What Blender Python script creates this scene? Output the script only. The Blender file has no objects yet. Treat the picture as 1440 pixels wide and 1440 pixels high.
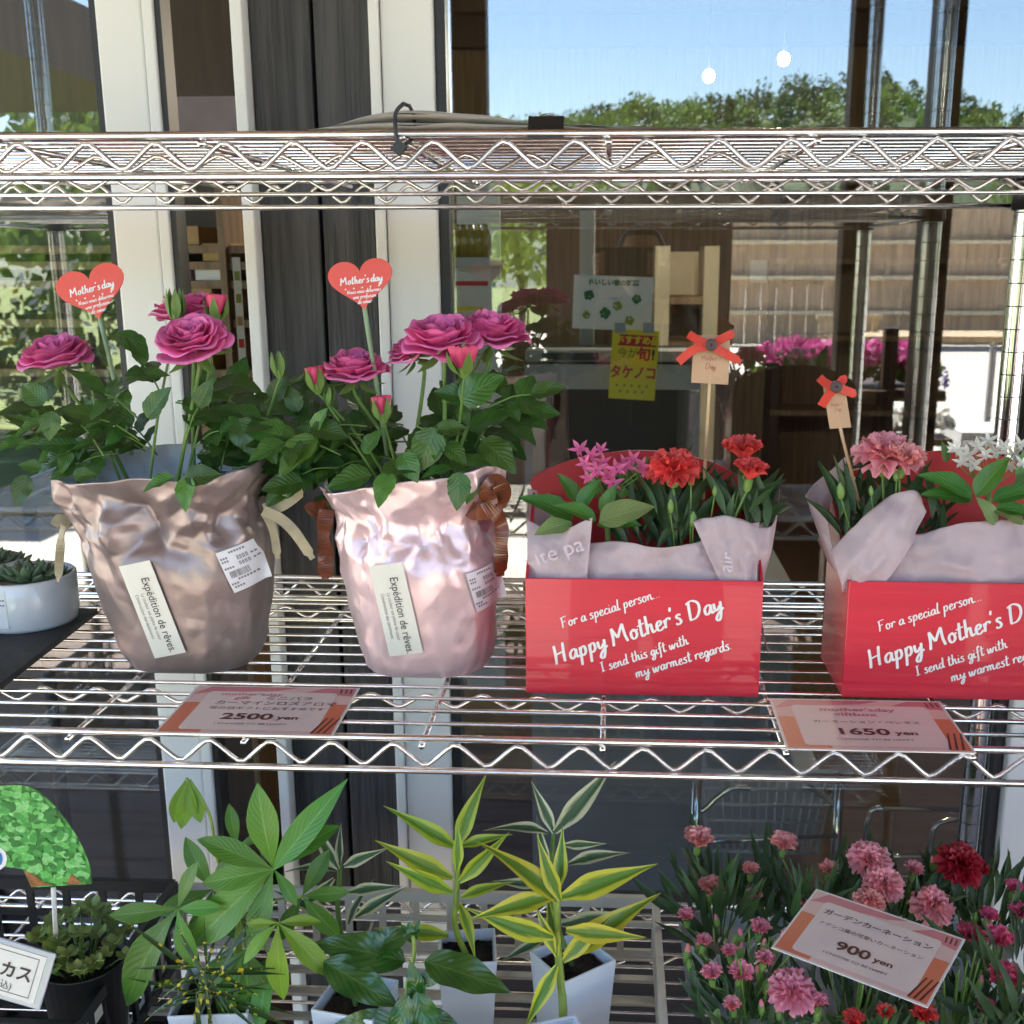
import bpy, math, random
from mathutils import Vector, Matrix, noise
random.seed(7)
R = math.radians
sc = bpy.context.scene
COL = sc.collection

# ---------------------------------------------------------------- camera
F, CX, CY = 1550.0, 785.0, 735.0          # focal length and principal point in photo pixels (1440 wide)
YAW, PITCH = R(2.8), R(13.3)
CAM = Vector((0, 0, 1.45))
FW = Vector((-math.sin(YAW)*math.cos(PITCH), math.cos(YAW)*math.cos(PITCH), -math.sin(PITCH)))
RT = Vector((math.cos(YAW), math.sin(YAW), 0))
UP = RT.cross(FW)
cd = bpy.data.cameras.new('camera')
cd.sensor_width = 36; cd.lens = 36*F/1440
cd.shift_x = -(CX-720)/1440; cd.shift_y = (CY-720)/1440
cd.clip_start = 0.01; cd.clip_end = 2000
cd.dof.use_dof = True; cd.dof.focus_distance = 1.0; cd.dof.aperture_fstop = 15
cam = bpy.data.objects.new('camera', cd); COL.objects.link(cam)
cam.matrix_world = Matrix(((RT.x, UP.x, -FW.x, 0), (RT.y, UP.y, -FW.y, 0), (RT.z, UP.z, -FW.z, 1.45), (0, 0, 0, 1)))
sc.camera = cam

# ---------------------------------------------------------------- sky, sun, exposure
SUN_EL, SUN_AZ = R(58), R(212)            # azimuth clockwise from +Y: the sun stands behind the photographer, to the left
w = bpy.data.worlds.new('World'); sc.world = w; w.use_nodes = True
nt = w.node_tree
sky = nt.nodes.new('ShaderNodeTexSky'); sky.sky_type = 'NISHITA'; sky.sun_disc = False
sky.sun_elevation = SUN_EL; sky.sun_rotation = SUN_AZ; sky.altitude = 50; sky.air_density = 1.0; sky.dust_density = 0.2; sky.ozone_density = 2.0
nt.links.new(sky.outputs[0], nt.nodes['Background'].inputs[0]); nt.nodes['Background'].inputs[1].default_value = 0.08
sd = bpy.data.lights.new('sun', 'SUN'); sd.energy = 5.0; sd.angle = R(0.5); sd.color = (1, 0.95, 0.88)
so = bpy.data.objects.new('sun', sd); COL.objects.link(so)
sv = Vector((math.sin(SUN_AZ)*math.cos(SUN_EL), math.cos(SUN_AZ)*math.cos(SUN_EL), math.sin(SUN_EL)))
so.rotation_euler = sv.to_track_quat('Z', 'Y').to_euler(); so.location = (-3, -6, 9)
vs = sc.view_settings
vs.view_transform = 'Standard'; vs.look = 'None'; vs.exposure = 3.12; vs.gamma = 1; vs.use_curve_mapping = False
sc.cycles.max_bounces = 10; sc.cycles.transparent_max_bounces = 24; sc.cycles.glossy_bounces = 5
sc.cycles.sample_clamp_indirect = 6; sc.cycles.caustics_reflective = False; sc.cycles.caustics_refractive = False

# ---------------------------------------------------------------- helpers
def ray(u, v): return FW + RT*((u-CX)/F) - UP*((v-CY)/F)
def PY(u, v, Y): d = ray(u, v); return CAM + d*(Y/d.y)
def PZ(u, v, Z): d = ray(u, v); return CAM + d*((Z-1.45)/d.z)
GW = 1.47                                   # plane of the shop glass
def MIR(u, v, D):                           # place of a thing whose mirror image in the glass shows at (u, v), D metres away
    p = PY(u, v, D); return Vector((p.x, 2*GW-p.y, p.z))

class MB:
    def __init__(s): s.v = []; s.f = []; s.m = []; s.uv = {}
    def add(s, vs, fs, mi=0):
        o = len(s.v); s.v += [tuple(p) for p in vs]
        for f in fs: s.f.append(tuple(i+o for i in f)); s.m.append(mi)
        return o
    def box(s, x0, x1, y0, y1, z0, z1, mi=0, M=None):
        vs = [Vector((x, y, z)) for z in (z0, z1) for y in (y0, y1) for x in (x0, x1)]
        if M: vs = [M @ p for p in vs]
        s.add(vs, [(0, 2, 3, 1), (4, 5, 7, 6), (0, 1, 5, 4), (2, 6, 7, 3), (0, 4, 6, 2), (1, 3, 7, 5)], mi); return s
    def tube(s, pts, r, n=8, mi=0, closed=False, cap=True):
        pts = [Vector(p) for p in pts]; L = len(pts)
        rr = r if isinstance(r, (list, tuple)) else [r]*L
        T = []
        for i in range(L):
            a = pts[(i-1) % L] if (closed or i > 0) else pts[0]
            b = pts[(i+1) % L] if (closed or i < L-1) else pts[-1]
            t = b-a; T.append(t.normalized() if t.length > 1e-9 else Vector((0, 0, 1)))
        nrm = T[0].orthogonal().normalized(); vs = []
        for i in range(L):
            nrm = nrm - T[i]*nrm.dot(T[i])
            nrm = nrm.normalized() if nrm.length > 1e-6 else T[i].orthogonal().normalized()
            bn = T[i].cross(nrm)
            for k in range(n):
                a = 2*math.pi*k/n; vs.append(pts[i] + (nrm*math.cos(a) + bn*math.sin(a))*rr[i])
        fs = []
        for i in range(L if closed else L-1):
            j = (i+1) % L
            for k in range(n): fs.append((i*n+k, i*n+(k+1) % n, j*n+(k+1) % n, j*n+k))
        if cap and not closed: fs += [tuple(range(n))[::-1], tuple((L-1)*n+k for k in range(n))]
        s.add(vs, fs, mi); return s
    def lathe(s, prof, c=(0, 0, 0), n=24, mi=0, sx=1, sy=1):
        vs = [(c[0]+r*math.cos(2*math.pi*k/n)*sx, c[1]+r*math.sin(2*math.pi*k/n)*sy, c[2]+z) for r, z in prof for k in range(n)]
        fs = [(i*n+k, i*n+(k+1) % n, (i+1)*n+(k+1) % n, (i+1)*n+k) for i in range(len(prof)-1) for k in range(n)]
        s.add(vs, fs, mi); return s
    def grid(s, fn, nu, nv, mi=0, wrap=False, uv=False):
        vs = [fn(i/nu, j/nv) for j in range(nv+1) for i in range(nu if wrap else nu+1)]
        W = nu if wrap else nu+1
        fs = [(j*W+i, j*W+(i+1) % W, (j+1)*W+(i+1) % W, (j+1)*W+i) for j in range(nv) for i in range(nu)]
        o = s.add(vs, fs, mi)
        if uv:
            for j in range(nv+1):
                for i in range(W): s.uv[o+j*W+i] = (i/nu, j/nv)
        return s
    def prism(s, pts, n, th, mi=0):         # outline pts (3D), pushed th along n on the far side
        n = Vector(n); k = len(pts); a = [Vector(p) for p in pts]; b = [p+n*th for p in a]
        s.add(a+b, [tuple(range(k)), tuple(range(2*k-1, k-1, -1))] + [(i, k+i, k+(i+1) % k, (i+1) % k) for i in range(k)], mi); return s
    def mesh(s, name, mats, smooth=True):
        me = bpy.data.meshes.new(name); me.from_pydata(s.v, [], s.f)
        for m in (mats if isinstance(mats, (list, tuple)) else [mats]): me.materials.append(m)
        if any(s.m): me.polygons.foreach_set('material_index', s.m)
        if smooth: me.polygons.foreach_set('use_smooth', [True]*len(s.f))
        if s.uv:
            l = me.uv_layers.new(name='UVMap').data
            for lp in me.loops:
                if lp.vertex_index in s.uv: l[lp.index].uv = s.uv[lp.vertex_index]
        me.update(); return me
    def build(s, name, mats, parent=None, smooth=True, M=None):
        return obj(name, s.mesh(name, mats, smooth), parent, M)

def obj(name, me, parent=None, M=None, local=False):
    o = bpy.data.objects.new(name, me); COL.objects.link(o)
    if M is not None: o.matrix_basis = M
    if parent:
        o.parent = parent
        if not local and parent.type == 'EMPTY': o.matrix_parent_inverse = Matrix.Translation(parent.location).inverted()
    return o
def thing(name, label, cat, loc=(0, 0, 0), group=None):
    o = bpy.data.objects.new(name, None); COL.objects.link(o); o.location = loc; o.empty_display_size = .05
    o['label'] = label; o['category'] = cat
    if group: o['group'] = group
    return o
def tag(o, label, cat, group=None):
    o['label'] = label; o['category'] = cat
    if group: o['group'] = group
    return o
def struct(o): o['kind'] = 'structure'; return o
def stuff(o, label=None, cat=None):
    o['kind'] = 'stuff'
    if label: o['label'] = label; o['category'] = cat
    return o
def autosmooth(o, deg=35):
    me = o.data; me.polygons.foreach_set('use_smooth', [True]*len(me.polygons))
    try: me.set_sharp_from_angle(angle=R(deg))
    except Exception: pass
    return o
def frame(pos, d, up=(0, 0, 1), s=1, roll=0):   # local Y along d, local Z near up
    d = Vector(d).normalized(); u = Vector(up)
    x = d.cross(u)
    if x.length < 1e-4: x = d.orthogonal()
    x.normalize(); z = x.cross(d)
    M = Matrix(((x.x, d.x, z.x, 0), (x.y, d.y, z.y, 0), (x.z, d.z, z.z, 0), (0, 0, 0, 1)))
    if not isinstance(s, (tuple, list)): s = (s, s, s)
    return Matrix.Translation(pos) @ M @ Matrix.Rotation(roll, 4, 'Y') @ Matrix.Diagonal((*s, 1))
def spline(P, n=6):
    P = [Vector(p) for p in P]; out = []
    for i in range(len(P)-1):
        a = P[max(i-1, 0)]; b = P[i]; c = P[i+1]; d = P[min(i+2, len(P)-1)]
        for k in range(n):
            t = k/n; out.append(.5*((2*b)+(c-a)*t+(2*a-5*b+4*c-d)*t*t+(3*b-a-3*c+d)*t**3))
    out.append(P[-1]); return out

# ---------------------------------------------------------------- materials
def mat(name, col, rough=.5, metal=0, var=0, vs=20, bump=0, bs=80, spec=.5, trl=0, coat=0, col2=None, stretch=(1, 1, 1), emit=None, rnd=0, sheen=0, btype='noise', bdist=.002, vdet=4):
    m = bpy.data.materials.new(name); m.use_nodes = True; n = m.node_tree; N = n.nodes; L = n.links
    b = N['Principled BSDF']; b.inputs['Base Color'].default_value = (*col, 1); b.inputs['Roughness'].default_value = rough
    b.inputs['Metallic'].default_value = metal; b.inputs['Specular IOR Level'].default_value = spec; b.inputs['Coat Weight'].default_value = coat
    if sheen: b.inputs['Sheen Weight'].default_value = sheen
    tc = N.new('ShaderNodeTexCoord'); mp = N.new('ShaderNodeMapping'); mp.inputs['Scale'].default_value = stretch
    L.new(tc.outputs['Object'], mp.inputs[0]); csock = None
    if var or col2:
        t = N.new('ShaderNodeTexNoise'); t.inputs['Scale'].default_value = vs; t.inputs['Detail'].default_value = vdet; L.new(mp.outputs[0], t.inputs[0])
        r = N.new('ShaderNodeValToRGB'); c2 = col2 or tuple(c*(1-var) for c in col); c1 = col if col2 else tuple(min(1, c*(1+var*.6)) for c in col)
        r.color_ramp.elements[0].position = .32; r.color_ramp.elements[1].position = .68
        r.color_ramp.elements[0].color = (*c2, 1); r.color_ramp.elements[1].color = (*c1, 1)
        L.new(t.outputs[0], r.inputs[0]); csock = r.outputs[0]
    if rnd:
        oi = N.new('ShaderNodeObjectInfo'); hs = N.new('ShaderNodeHueSaturation')
        mr = N.new('ShaderNodeMapRange'); mr.inputs[3].default_value = 1-rnd; mr.inputs[4].default_value = 1+rnd*.8
        L.new(oi.outputs['Random'], mr.inputs[0]); L.new(mr.outputs[0], hs.inputs['Value'])
        if csock: L.new(csock, hs.inputs['Color'])
        else: hs.inputs['Color'].default_value = (*col, 1)
        csock = hs.outputs[0]
    if csock: L.new(csock, b.inputs['Base Color'])
    if bump:
        if btype == 'voronoi':
            t = N.new('ShaderNodeTexVoronoi'); t.feature = 'DISTANCE_TO_EDGE'
        else: t = N.new('ShaderNodeTexNoise'); t.inputs['Detail'].default_value = 5
        t.inputs['Scale'].default_value = bs; L.new(mp.outputs[0], t.inputs[0])
        bp = N.new('ShaderNodeBump'); bp.inputs['Strength'].default_value = bump; bp.inputs['Distance'].default_value = bdist
        L.new(t.outputs[0], bp.inputs['Height']); L.new(bp.outputs[0], b.inputs['Normal'])
    if emit: b.inputs['Emission Color'].default_value = (*emit[:3], 1); b.inputs['Emission Strength'].default_value = emit[3]
    if trl:
        tr = N.new('ShaderNodeBsdfTranslucent'); mx = N.new('ShaderNodeMixShader'); mx.inputs[0].default_value = trl
        if csock: L.new(csock, tr.inputs[0])
        else: tr.inputs[0].default_value = (*col, 1)
        L.new(b.outputs[0], mx.inputs[1]); L.new(tr.outputs[0], mx.inputs[2]); L.new(mx.outputs[0], N['Material Output'].inputs[0])
    return m

def leafmat(name, main, vein, rough=.45, nveins=9, slope=.35, edge=None, edge_at=.55, mid=.05, trl=.18, rnd=.25, blotch=None, veinamt=.45, back=None, coat=0):
    m = bpy.data.materials.new(name); m.use_nodes = True; n = m.node_tree; N = n.nodes; L = n.links
    b = N['Principled BSDF']; b.inputs['Roughness'].default_value = rough; b.inputs['Coat Weight'].default_value = coat; b.inputs['Coat Roughness'].default_value = .25
    uv = N.new('ShaderNodeUVMap'); sp = N.new('ShaderNodeSeparateXYZ'); L.new(uv.outputs[0], sp.inputs[0])
    def M(op, a, b_=None, c=None):
        q = N.new('ShaderNodeMath'); q.operation = op
        for i, x in enumerate((a, b_, c)):
            if x is None: continue
            if isinstance(x, (int, float)): q.inputs[i].default_value = x
            else: L.new(x, q.inputs[i])
        return q.outputs[0]
    a = M('MULTIPLY', M('ABSOLUTE', M('SUBTRACT', sp.outputs[0], .5)), 2)      # 0 midrib .. 1 margin
    tcn = N.new('ShaderNodeTexCoord'); nz = N.new('ShaderNodeTexNoise'); nz.inputs['Scale'].default_value = 3; L.new(tcn.outputs['Object'], nz.inputs[0])
    ph = M('MULTIPLY', M('SUBTRACT', sp.outputs[1], M('MULTIPLY', a, slope)), nveins)
    st = M('ABSOLUTE', M('SUBTRACT', M('FRACT', ph), .5))                      # .5 on the vein
    v1 = M('MULTIPLY', M('GREATER_THAN', st, .44), veinamt*.6)
    v2 = M('LESS_THAN', a, mid)
    vv = M('MAXIMUM', v1, M('MULTIPLY', v2, veinamt*1.6 if veinamt*1.6 < 1 else 1.0))
    mx = N.new('ShaderNodeMix'); mx.data_type = 'RGBA'; mx.inputs[6].default_value = (*main, 1); mx.inputs[7].default_value = (*vein, 1); L.new(vv, mx.inputs[0])
    col = mx.outputs[2]
    if edge:
        nzs = N.new('ShaderNodeTexNoise'); mps = N.new('ShaderNodeMapping'); mps.inputs['Scale'].default_value = (40, 2.5, 2.5); L.new(tcn.outputs['Object'], mps.inputs[0]); L.new(mps.outputs[0], nzs.inputs[0]); nzs.inputs['Scale'].default_value = 1
        wob = M('ADD', a, M('MULTIPLY', M('SUBTRACT', nzs.outputs[0], .5), .75))
        mr = N.new('ShaderNodeMapRange'); mr.inputs[1].default_value = edge_at-.05; mr.inputs[2].default_value = edge_at+.05; L.new(wob, mr.inputs[0])
        mr.inputs[1].default_value = edge_at-.16; mr.inputs[2].default_value = edge_at+.16; mr.interpolation_type = 'SMOOTHSTEP'; e = N.new('ShaderNodeMix'); e.data_type = 'RGBA'; L.new(mr.outputs[0], e.inputs[0]); L.new(col, e.inputs[6]); e.inputs[7].default_value = (*edge, 1); col = e.outputs[2]
    if blotch:
        n2 = N.new('ShaderNodeTexNoise'); n2.inputs['Scale'].default_value = 7; L.new(tcn.outputs['Object'], n2.inputs[0])
        e = N.new('ShaderNodeMix'); e.data_type = 'RGBA'; L.new(M('GREATER_THAN', n2.outputs[0], .58), e.inputs[0]); L.new(col, e.inputs[6]); e.inputs[7].default_value = (*blotch, 1); col = e.outputs[2]
    oi = N.new('ShaderNodeObjectInfo'); hs = N.new('ShaderNodeHueSaturation')
    mr = N.new('ShaderNodeMapRange'); mr.inputs[3].default_value = 1-rnd; mr.inputs[4].default_value = 1+rnd; L.new(oi.outputs['Random'], mr.inputs[0]); L.new(mr.outputs[0], hs.inputs['Value'])
    L.new(M('ADD', .485, M('MULTIPLY', M('FRACT', M('MULTIPLY', oi.outputs['Random'], 7.3)), .03)), hs.inputs['Hue'])
    L.new(col, hs.inputs['Color']); col = hs.outputs[0]
    geo = N.new('ShaderNodeNewGeometry'); bk = N.new('ShaderNodeMix'); bk.data_type = 'RGBA'
    L.new(M('MULTIPLY', geo.outputs['Backfacing'], .45), bk.inputs[0]); L.new(col, bk.inputs[6]); bk.inputs[7].default_value = (*(back or tuple(min(1, c*1.5+.03) for c in main)), 1); col = bk.outputs[2]
    L.new(col, b.inputs['Base Color'])
    bp = N.new('ShaderNodeBump'); bp.inputs['Strength'].default_value = .35; bp.inputs['Distance'].default_value = .001
    L.new(M('ADD', M('MULTIPLY', vv, -.6), M('MULTIPLY', M('COSINE', M('MULTIPLY', ph, 6.283)), .35)), bp.inputs['Height']); L.new(bp.outputs[0], b.inputs['Normal'])
    tr = N.new('ShaderNodeBsdfTranslucent'); ms = N.new('ShaderNodeMixShader'); ms.inputs[0].default_value = trl
    L.new(col, tr.inputs[0]); L.new(b.outputs[0], ms.inputs[1]); L.new(tr.outputs[0], ms.inputs[2]); L.new(ms.outputs[0], N['Material Output'].inputs[0])
    return m

def glassmat(name, refl, tint):
    m = bpy.data.materials.new(name); m.use_nodes = True; n = m.node_tree; N = n.nodes; L = n.links
    t = N.new('ShaderNodeBsdfTransparent'); t.inputs[0].default_value = (*tint, 1)
    g = N.new('ShaderNodeBsdfGlossy'); g.inputs['Roughness'].default_value = 0; g.inputs['Color'].default_value = (1, 1, 1, 1)
    fr = N.new('ShaderNodeFresnel'); fr.inputs[0].default_value = 1.5
    ad = N.new('ShaderNodeMath'); ad.operation = 'ADD'; ad.use_clamp = True; ad.inputs[1].default_value = refl; L.new(fr.outputs[0], ad.inputs[0])
    mx = N.new('ShaderNodeMixShader'); L.new(ad.outputs[0], mx.inputs[0]); L.new(t.outputs[0], mx.inputs[1]); L.new(g.outputs[0], mx.inputs[2])
    L.new(mx.outputs[0], N['Material Output'].inputs[0]); return m

M_ = {}
M_['chrome'] = mat('chrome', (.84, .82, .79), .24, 1, var=.10, vs=60, bump=.05, bs=300)
M_['pole'] = mat('pole_chrome', (.75, .75, .76), .12, 1)
M_['black'] = mat('black_plastic', (.012, .012, .013), .45)
M_['white_paint'] = mat('white_paint', (.74, .73, .69), .45, var=.06, vs=3, bump=.08, bs=40, stretch=(1, 1, .1))
M_['grey_paint'] = mat('grey_sash', (.62, .62, .60), .4, var=.05, vs=4)
M_['char'] = mat('charred_wood', (.046, .043, .042), .65, var=.6, vs=22, bump=.8, bs=60, stretch=(4, 4, .22), bdist=.004)
M_['gasket'] = mat('gasket', (.015, .015, .016), .5)
M_['glass'] = glassmat('window_glass', .075, (.90, .94, .92))
M_['wood'] = mat('shop_wood', (.26, .16, .085), .55, var=.35, vs=8, stretch=(6, 6, .6), bump=.2, bs=30)
M_['woodlight'] = mat('pale_wood', (.50, .36, .21), .5, var=.2, vs=8, stretch=(6, 1, 6))
M_['wooddark'] = mat('dark_brown_wood', (.055, .030, .018), .55, var=.3, vs=8, stretch=(5, 5, .5), bump=.2, bs=30)
M_['cream'] = mat('cream_board', (.62, .52, .36), .6, var=.1, vs=6)
M_['floorin'] = mat('shop_floor', (.16, .10, .06), .4, var=.3, vs=5, stretch=(1, 6, 1))
M_['ceil'] = mat('ceiling_boards', (.07, .04, .025), .6, var=.3, vs=6, stretch=(6, .5, 6))
M_['wallin'] = mat('shop_wall', (.20, .125, .07), .6, var=.35, vs=6, stretch=(8, 8, .4))
M_['concrete'] = mat('plaza_concrete', (.50, .46, .40), .85, var=.15, vs=1.5, bump=.2, bs=30)
M_['deck'] = mat('deck_boards', (.115, .068, .048), .6, var=.35, vs=6, stretch=(.5, 6, 6), bump=.2, bs=30)
M_['lawn'] = mat('lawn', (.16, .20, .05), .9, var=.35, vs=6, bump=.5, bs=60)
M_['offwhite'] = mat('offwhite_metal', (.62, .63, .62), .4, var=.05, vs=5)
M_['grey'] = mat('grey_metal', (.33, .34, .37), .4, var=.08, vs=5)
M_['paper'] = mat('white_paper', (.78, .77, .74), .6, var=.04, vs=20)
M_['ink'] = mat('ink_dark', (.05, .03, .03), .6)
M_['roofwood'] = mat('roof_boards', (.32, .21, .125), .6, var=.3, vs=6, stretch=(6, .5, 6))
M_['maroon'] = mat('maroon_cabinet', (.035, .010, .012), .3, var=.2, vs=4)
M_['foliage'] = mat('foliage', (.17, .26, .05), .6, trl=.3, rnd=.2, col2=(.09, .15, .03), vs=.35)
M_['foliage2'] = mat('foliage_dark', (.075, .125, .045), .65, trl=.25, col2=(.05, .085, .035), vs=.2)
M_['bark'] = mat('bark', (.09, .065, .045), .9, var=.4, vs=12, bump=.5, bs=40)

# ================================================================ SETTING
struct(MB().box(-60, 60, -120, 1.42, -.1, 0).build('plaza', M_['concrete'], smooth=False))
struct(MB().box(-45, -1.9, -70, -3.2, -.05, .012).build('lawn', M_['lawn'], smooth=False))
dk = struct(MB().box(-3.4, 6, -1.75, 1.419, .0005, .012).build('porch_deck', M_['deck'], smooth=False))
me_ = MB().box(-3.39, 5.99, .002, .113, .0121, .026).mesh('plank', M_['deck'], smooth=False)
for k in range(27): obj('plank', me_, dk, Matrix.Translation((0, -1.75+k*.1155, .0)))
struct(MB().box(-4, 4.5, 1.42, 7, -.1, .03).build('shop_floor', M_['floorin'], smooth=False))

# ---------------------------------------------------------------- shop front
shop = thing('shop_building', 'shop front of dark boards, white posts and large panes behind the rack', 'building', (0, 1.5, 0))
def part(name, m, x0, x1, y0, y1, z0, z1, parent=shop, bev=0): 
    o = MB().box(x0, x1, y0, y1, z0, z1).build(name, m, parent, smooth=False)
    if bev:
        md = o.modifiers.new('bevel', 'BEVEL'); md.width = bev; md.segments = 2
    return o
ZT = 2.72
part('white_post', M_['white_paint'], -.644, -.585, 1.44, 1.478, 0, ZT, bev=.003)
part('white_post', M_['white_paint'], -.5835, -.570, 1.436, 1.478, 0, ZT, bev=.002)
part('door_edge', M_['gasket'], -.5695, -.562, 1.443, 1.476, 0, ZT)
part('door_frame', M_['white_paint'], -.474, -.459, 1.437, 1.56, 0, ZT, bev=.002)
part('dark_board', M_['char'], -.4585, -.3815, 1.462, 1.53, 0, ZT, bev=.003)
part('dark_board', M_['char'], -.3765, -.3045, 1.460, 1.53, 0, ZT, bev=.003)
part('backing', M_['gasket'], -.4585, -.3045, 1.48, 1.525, 0, ZT)
part('white_post', M_['white_paint'], -.303, -.2905, 1.437, 1.56, 0, ZT, bev=.002)
part('white_post', M_['white_paint'], -.2895, -.2245, 1.444, 1.56, 0, ZT, bev=.003)
part('white_post', M_['grey_paint'], .554, .66, 1.44, 1.56, 0, ZT, bev=.003)
part('lintel', M_['char'], -4, 4.5, 1.44, 1.58, ZT+.001, 3.1)
part('shop_wall', M_['char'], .661, 4.5, 1.445, 1.57, 0, ZT)
part('shop_wall', M_['wallin'], -4, 4.5, 6.6, 6.7, .03, ZT)
part('shop_wall', M_['wallin'], -4.1, -4.001, 1.58, 6.7, .03, ZT)
part('shop_wall', M_['wallin'], 4.501, 4.6, 1.58, 6.7, .03, ZT)
part('ceiling', M_['ceil'], -4, 4.5, 1.585, 6.6, ZT-.02, ZT+.1)
for k in range(6): part('ceiling_beam', M_['wooddark'], -4, 4.5, 2.0+k*.8, 2.1+k*.8, ZT-.2, ZT-.022)
for nm, x0, x1 in (('window', -2.2, -.6455), ('window', -.223, .5525)):
    wd = MB().box(x0, x0+.012, 1.455, 1.50, .0, ZT).box(x1-.012, x1, 1.455, 1.50, .0, ZT).box(x0+.0121, x1-.0121, 1.455, 1.50, 0, .06).build(nm, M_['gasket'], shop, smooth=False)
    MB().box(x0+.0125, x1-.0125, GW, GW+.006, .061, ZT-.001).build('pane', M_['glass'], wd, smooth=False)
# porch roof, rafters and posts over the photographer
porch = thing('porch', 'dark timber porch roof on brown posts before the shop front', 'porch', (0, 0, 0))
part('roof', M_['roofwood'], -3.2, 6, -2.15, 1.435, 2.80, 2.92, porch)
for k in range(10): part('rafter', M_['wooddark'], -3+k*.95, -2.9+k*.95, -2.1, 1.43, 2.66, 2.799, porch)
for u, hw in ((662, .058), (1213, .045), (1328, .047)):
    p = MIR(u, 120, 3.94); part('post', M_['wooddark'], p.x-hw, p.x+hw, -1.04, -.95, 0, 2.655, porch, bev=.004)
pav = thing('pavilion', 'open pavilion with low dark roof mirrored in the left pane', 'pavilion', (-6, -6, 0))
part('roof', M_['wooddark'], -9, -4.15, -8, -4.4, 2.85, 3.4, pav)
for x in (-8.7, -6.9): part('post', M_['wooddark'], x, x+.14, -7.8, -7.66, 0, 2.849, pav)
# wooded hill seen in the panes
def clump(mb, c, r, n, leaf, rz=1, seed=0, mi=0):
    rd = random.Random(seed)
    for _ in range(n):
        while True:
            p = Vector((rd.uniform(-1, 1), rd.uniform(-1, 1), rd.uniform(-1, 1)))
            if .25 < p.length < 1: break
        p = p*(1+.25*noise.noise(p*2.1+Vector((seed, 0, 0))))
        q = Vector(c)+Vector((p.x*r, p.y*r, p.z*r*rz)); s = leaf*rd.uniform(.6, 1.4)
        a = Vector((rd.uniform(-1, 1), rd.uniform(-1, 1), rd.uniform(-.4, .8))).normalized(); b = a.orthogonal().normalized(); e = a.cross(b)
        mb.add([q-b*s, q+e*s*.6, q+b*s, q-e*s*.6], [(0, 1, 2, 3)], mi)
hill = MB(); rd = random.Random(3)
def hilltop(x): return 14.9+1.5*math.exp(-((x-20)/13)**2)+.4*math.sin(x*.13)+.5*math.sin(x*.31+1)
hill.grid(lambda a, b: (-70+150*a, -62-40*b, max(0, (hilltop(-70+150*a)-2.0)*math.sin(b*1.57))-.3), 60, 12)
struct(hill.build('hill', M_['foliage2']))
wood = MB()
for i in range(760):
    x = rd.uniform(-50, 62); b = rd.random()**.55; z = max(0, (hilltop(x)-2.0)*math.sin(b*1.57)); r = rd.uniform(.7, 1.5)
    pine = (rd.random() < .35 and 8 < x < 40)
    clump(wood, (x, -62-40*b, z+r*(1.0 if pine else .55)), r*(.7 if pine else 1), 120, .17, 1.7 if pine else .9, i, 1 if (pine or rd.random() < .3) else 0)
stuff(wood.build('woodland', [M_['foliage'], M_['foliage2']], smooth=False), 'distant green wooded hill mirrored in the shop glass', 'woodland')
def shrub(name, label, c, r, n, leaf, m, h=.5, flower=None):
    t = thing(name, label, 'shrub', (c[0], c[1], 0), None)
    MB().tube([(c[0], c[1], 0), (c[0]+.05, c[1], c[2]*.6), (c[0], c[1], c[2])], [.05, .04, .02], 7).build('trunk', M_['bark'], t)
    mb = MB(); clump(mb, c, r, n, leaf, 1.1, int(c[0]*10)+5)
    mb.build('crown', m, t, smooth=False)
    if flower:
        f = MB(); clump(f, c, r*1.05, n//4, leaf*.8, 1.1, int(c[1]*10)+9); stuff(f.build('blossom', flower, t, smooth=False))
M_['bright'] = mat('bright_leaf', (.22, .30, .045), .6, trl=.3); M_['yellowfl'] = mat('yellow_blossom', (.65, .50, .03), .6); M_['whitefl'] = mat('white_blossom', (.75, .74, .68), .6, trl=.2)
p = MIR(728, 385, 12); shrub('tree', 'light green round tree mirrored beside the bottle display', (p.x, p.y, 1.75), .55, 420, .075, M_['bright'])
p = MIR(655, 380, 16); shrub('tree', 'light green tree mirrored behind the round one', (p.x, p.y, 1.9), .8, 420, .09, M_['bright'])
p = MIR(125, 455, 8); shrub('shrub', 'white flowering shrub mirrored in the left pane', (p.x, p.y, .95), .55, 420, .05, M_['foliage'], flower=M_['whitefl'])
p = MIR(35, 460, 9); shrub('shrub', 'yellow flowering shrub mirrored in the left pane', (p.x, p.y, .7), .5, 380, .05, M_['foliage'], flower=M_['yellowfl'])
p = MIR(60, 330, 14); shrub('tree', 'leafy green tree mirrored in the left pane', (p.x, p.y, 2.4), 1.3, 700, .12, M_['foliage'])
p = MIR(130, 350, 15); shrub('tree', 'olive green tree mirrored next to the white post', (p.x, p.y, 2.2), 1.0, 600, .11, M_['bright'])
# plank fence, tables and flower stand of the yard, mirrored in the large pane
yard = thing('plank_fence', 'brown plank fence with shelf rails mirrored in the large pane', 'fence', (5, -17.1, 0)); M_['fence'] = mat('fence_wood', (.46, .33, .22), .7, var=.3, vs=5, stretch=(5, 5, .4))
for k in range(26): part('plank', M_['fence'], 1.8+k*.27, 2.058+k*.27, -17.1-.01*(k % 2), -17.06, 0.02, 2.35+.02*(k % 3), yard)
for z in (.55, 1.15, 1.75): part('rail', M_['cream'], 1.8, 8.8, -17.055, -16.9, z, z+.07, yard)
ko = thing('added_kiosk', 'added brown kiosk that darkens the reflection behind the photographer', 'added kiosk', (.15, -4.45, 0))  # added dark mass, keeps the bright ground out of the mirror image here
for k in range(9): part('plank', M_['wooddark'], -.42+k*.128, -.296+k*.128, -4.14-.006*(k % 2), -4.1, .02, 1.72, ko)
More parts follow.
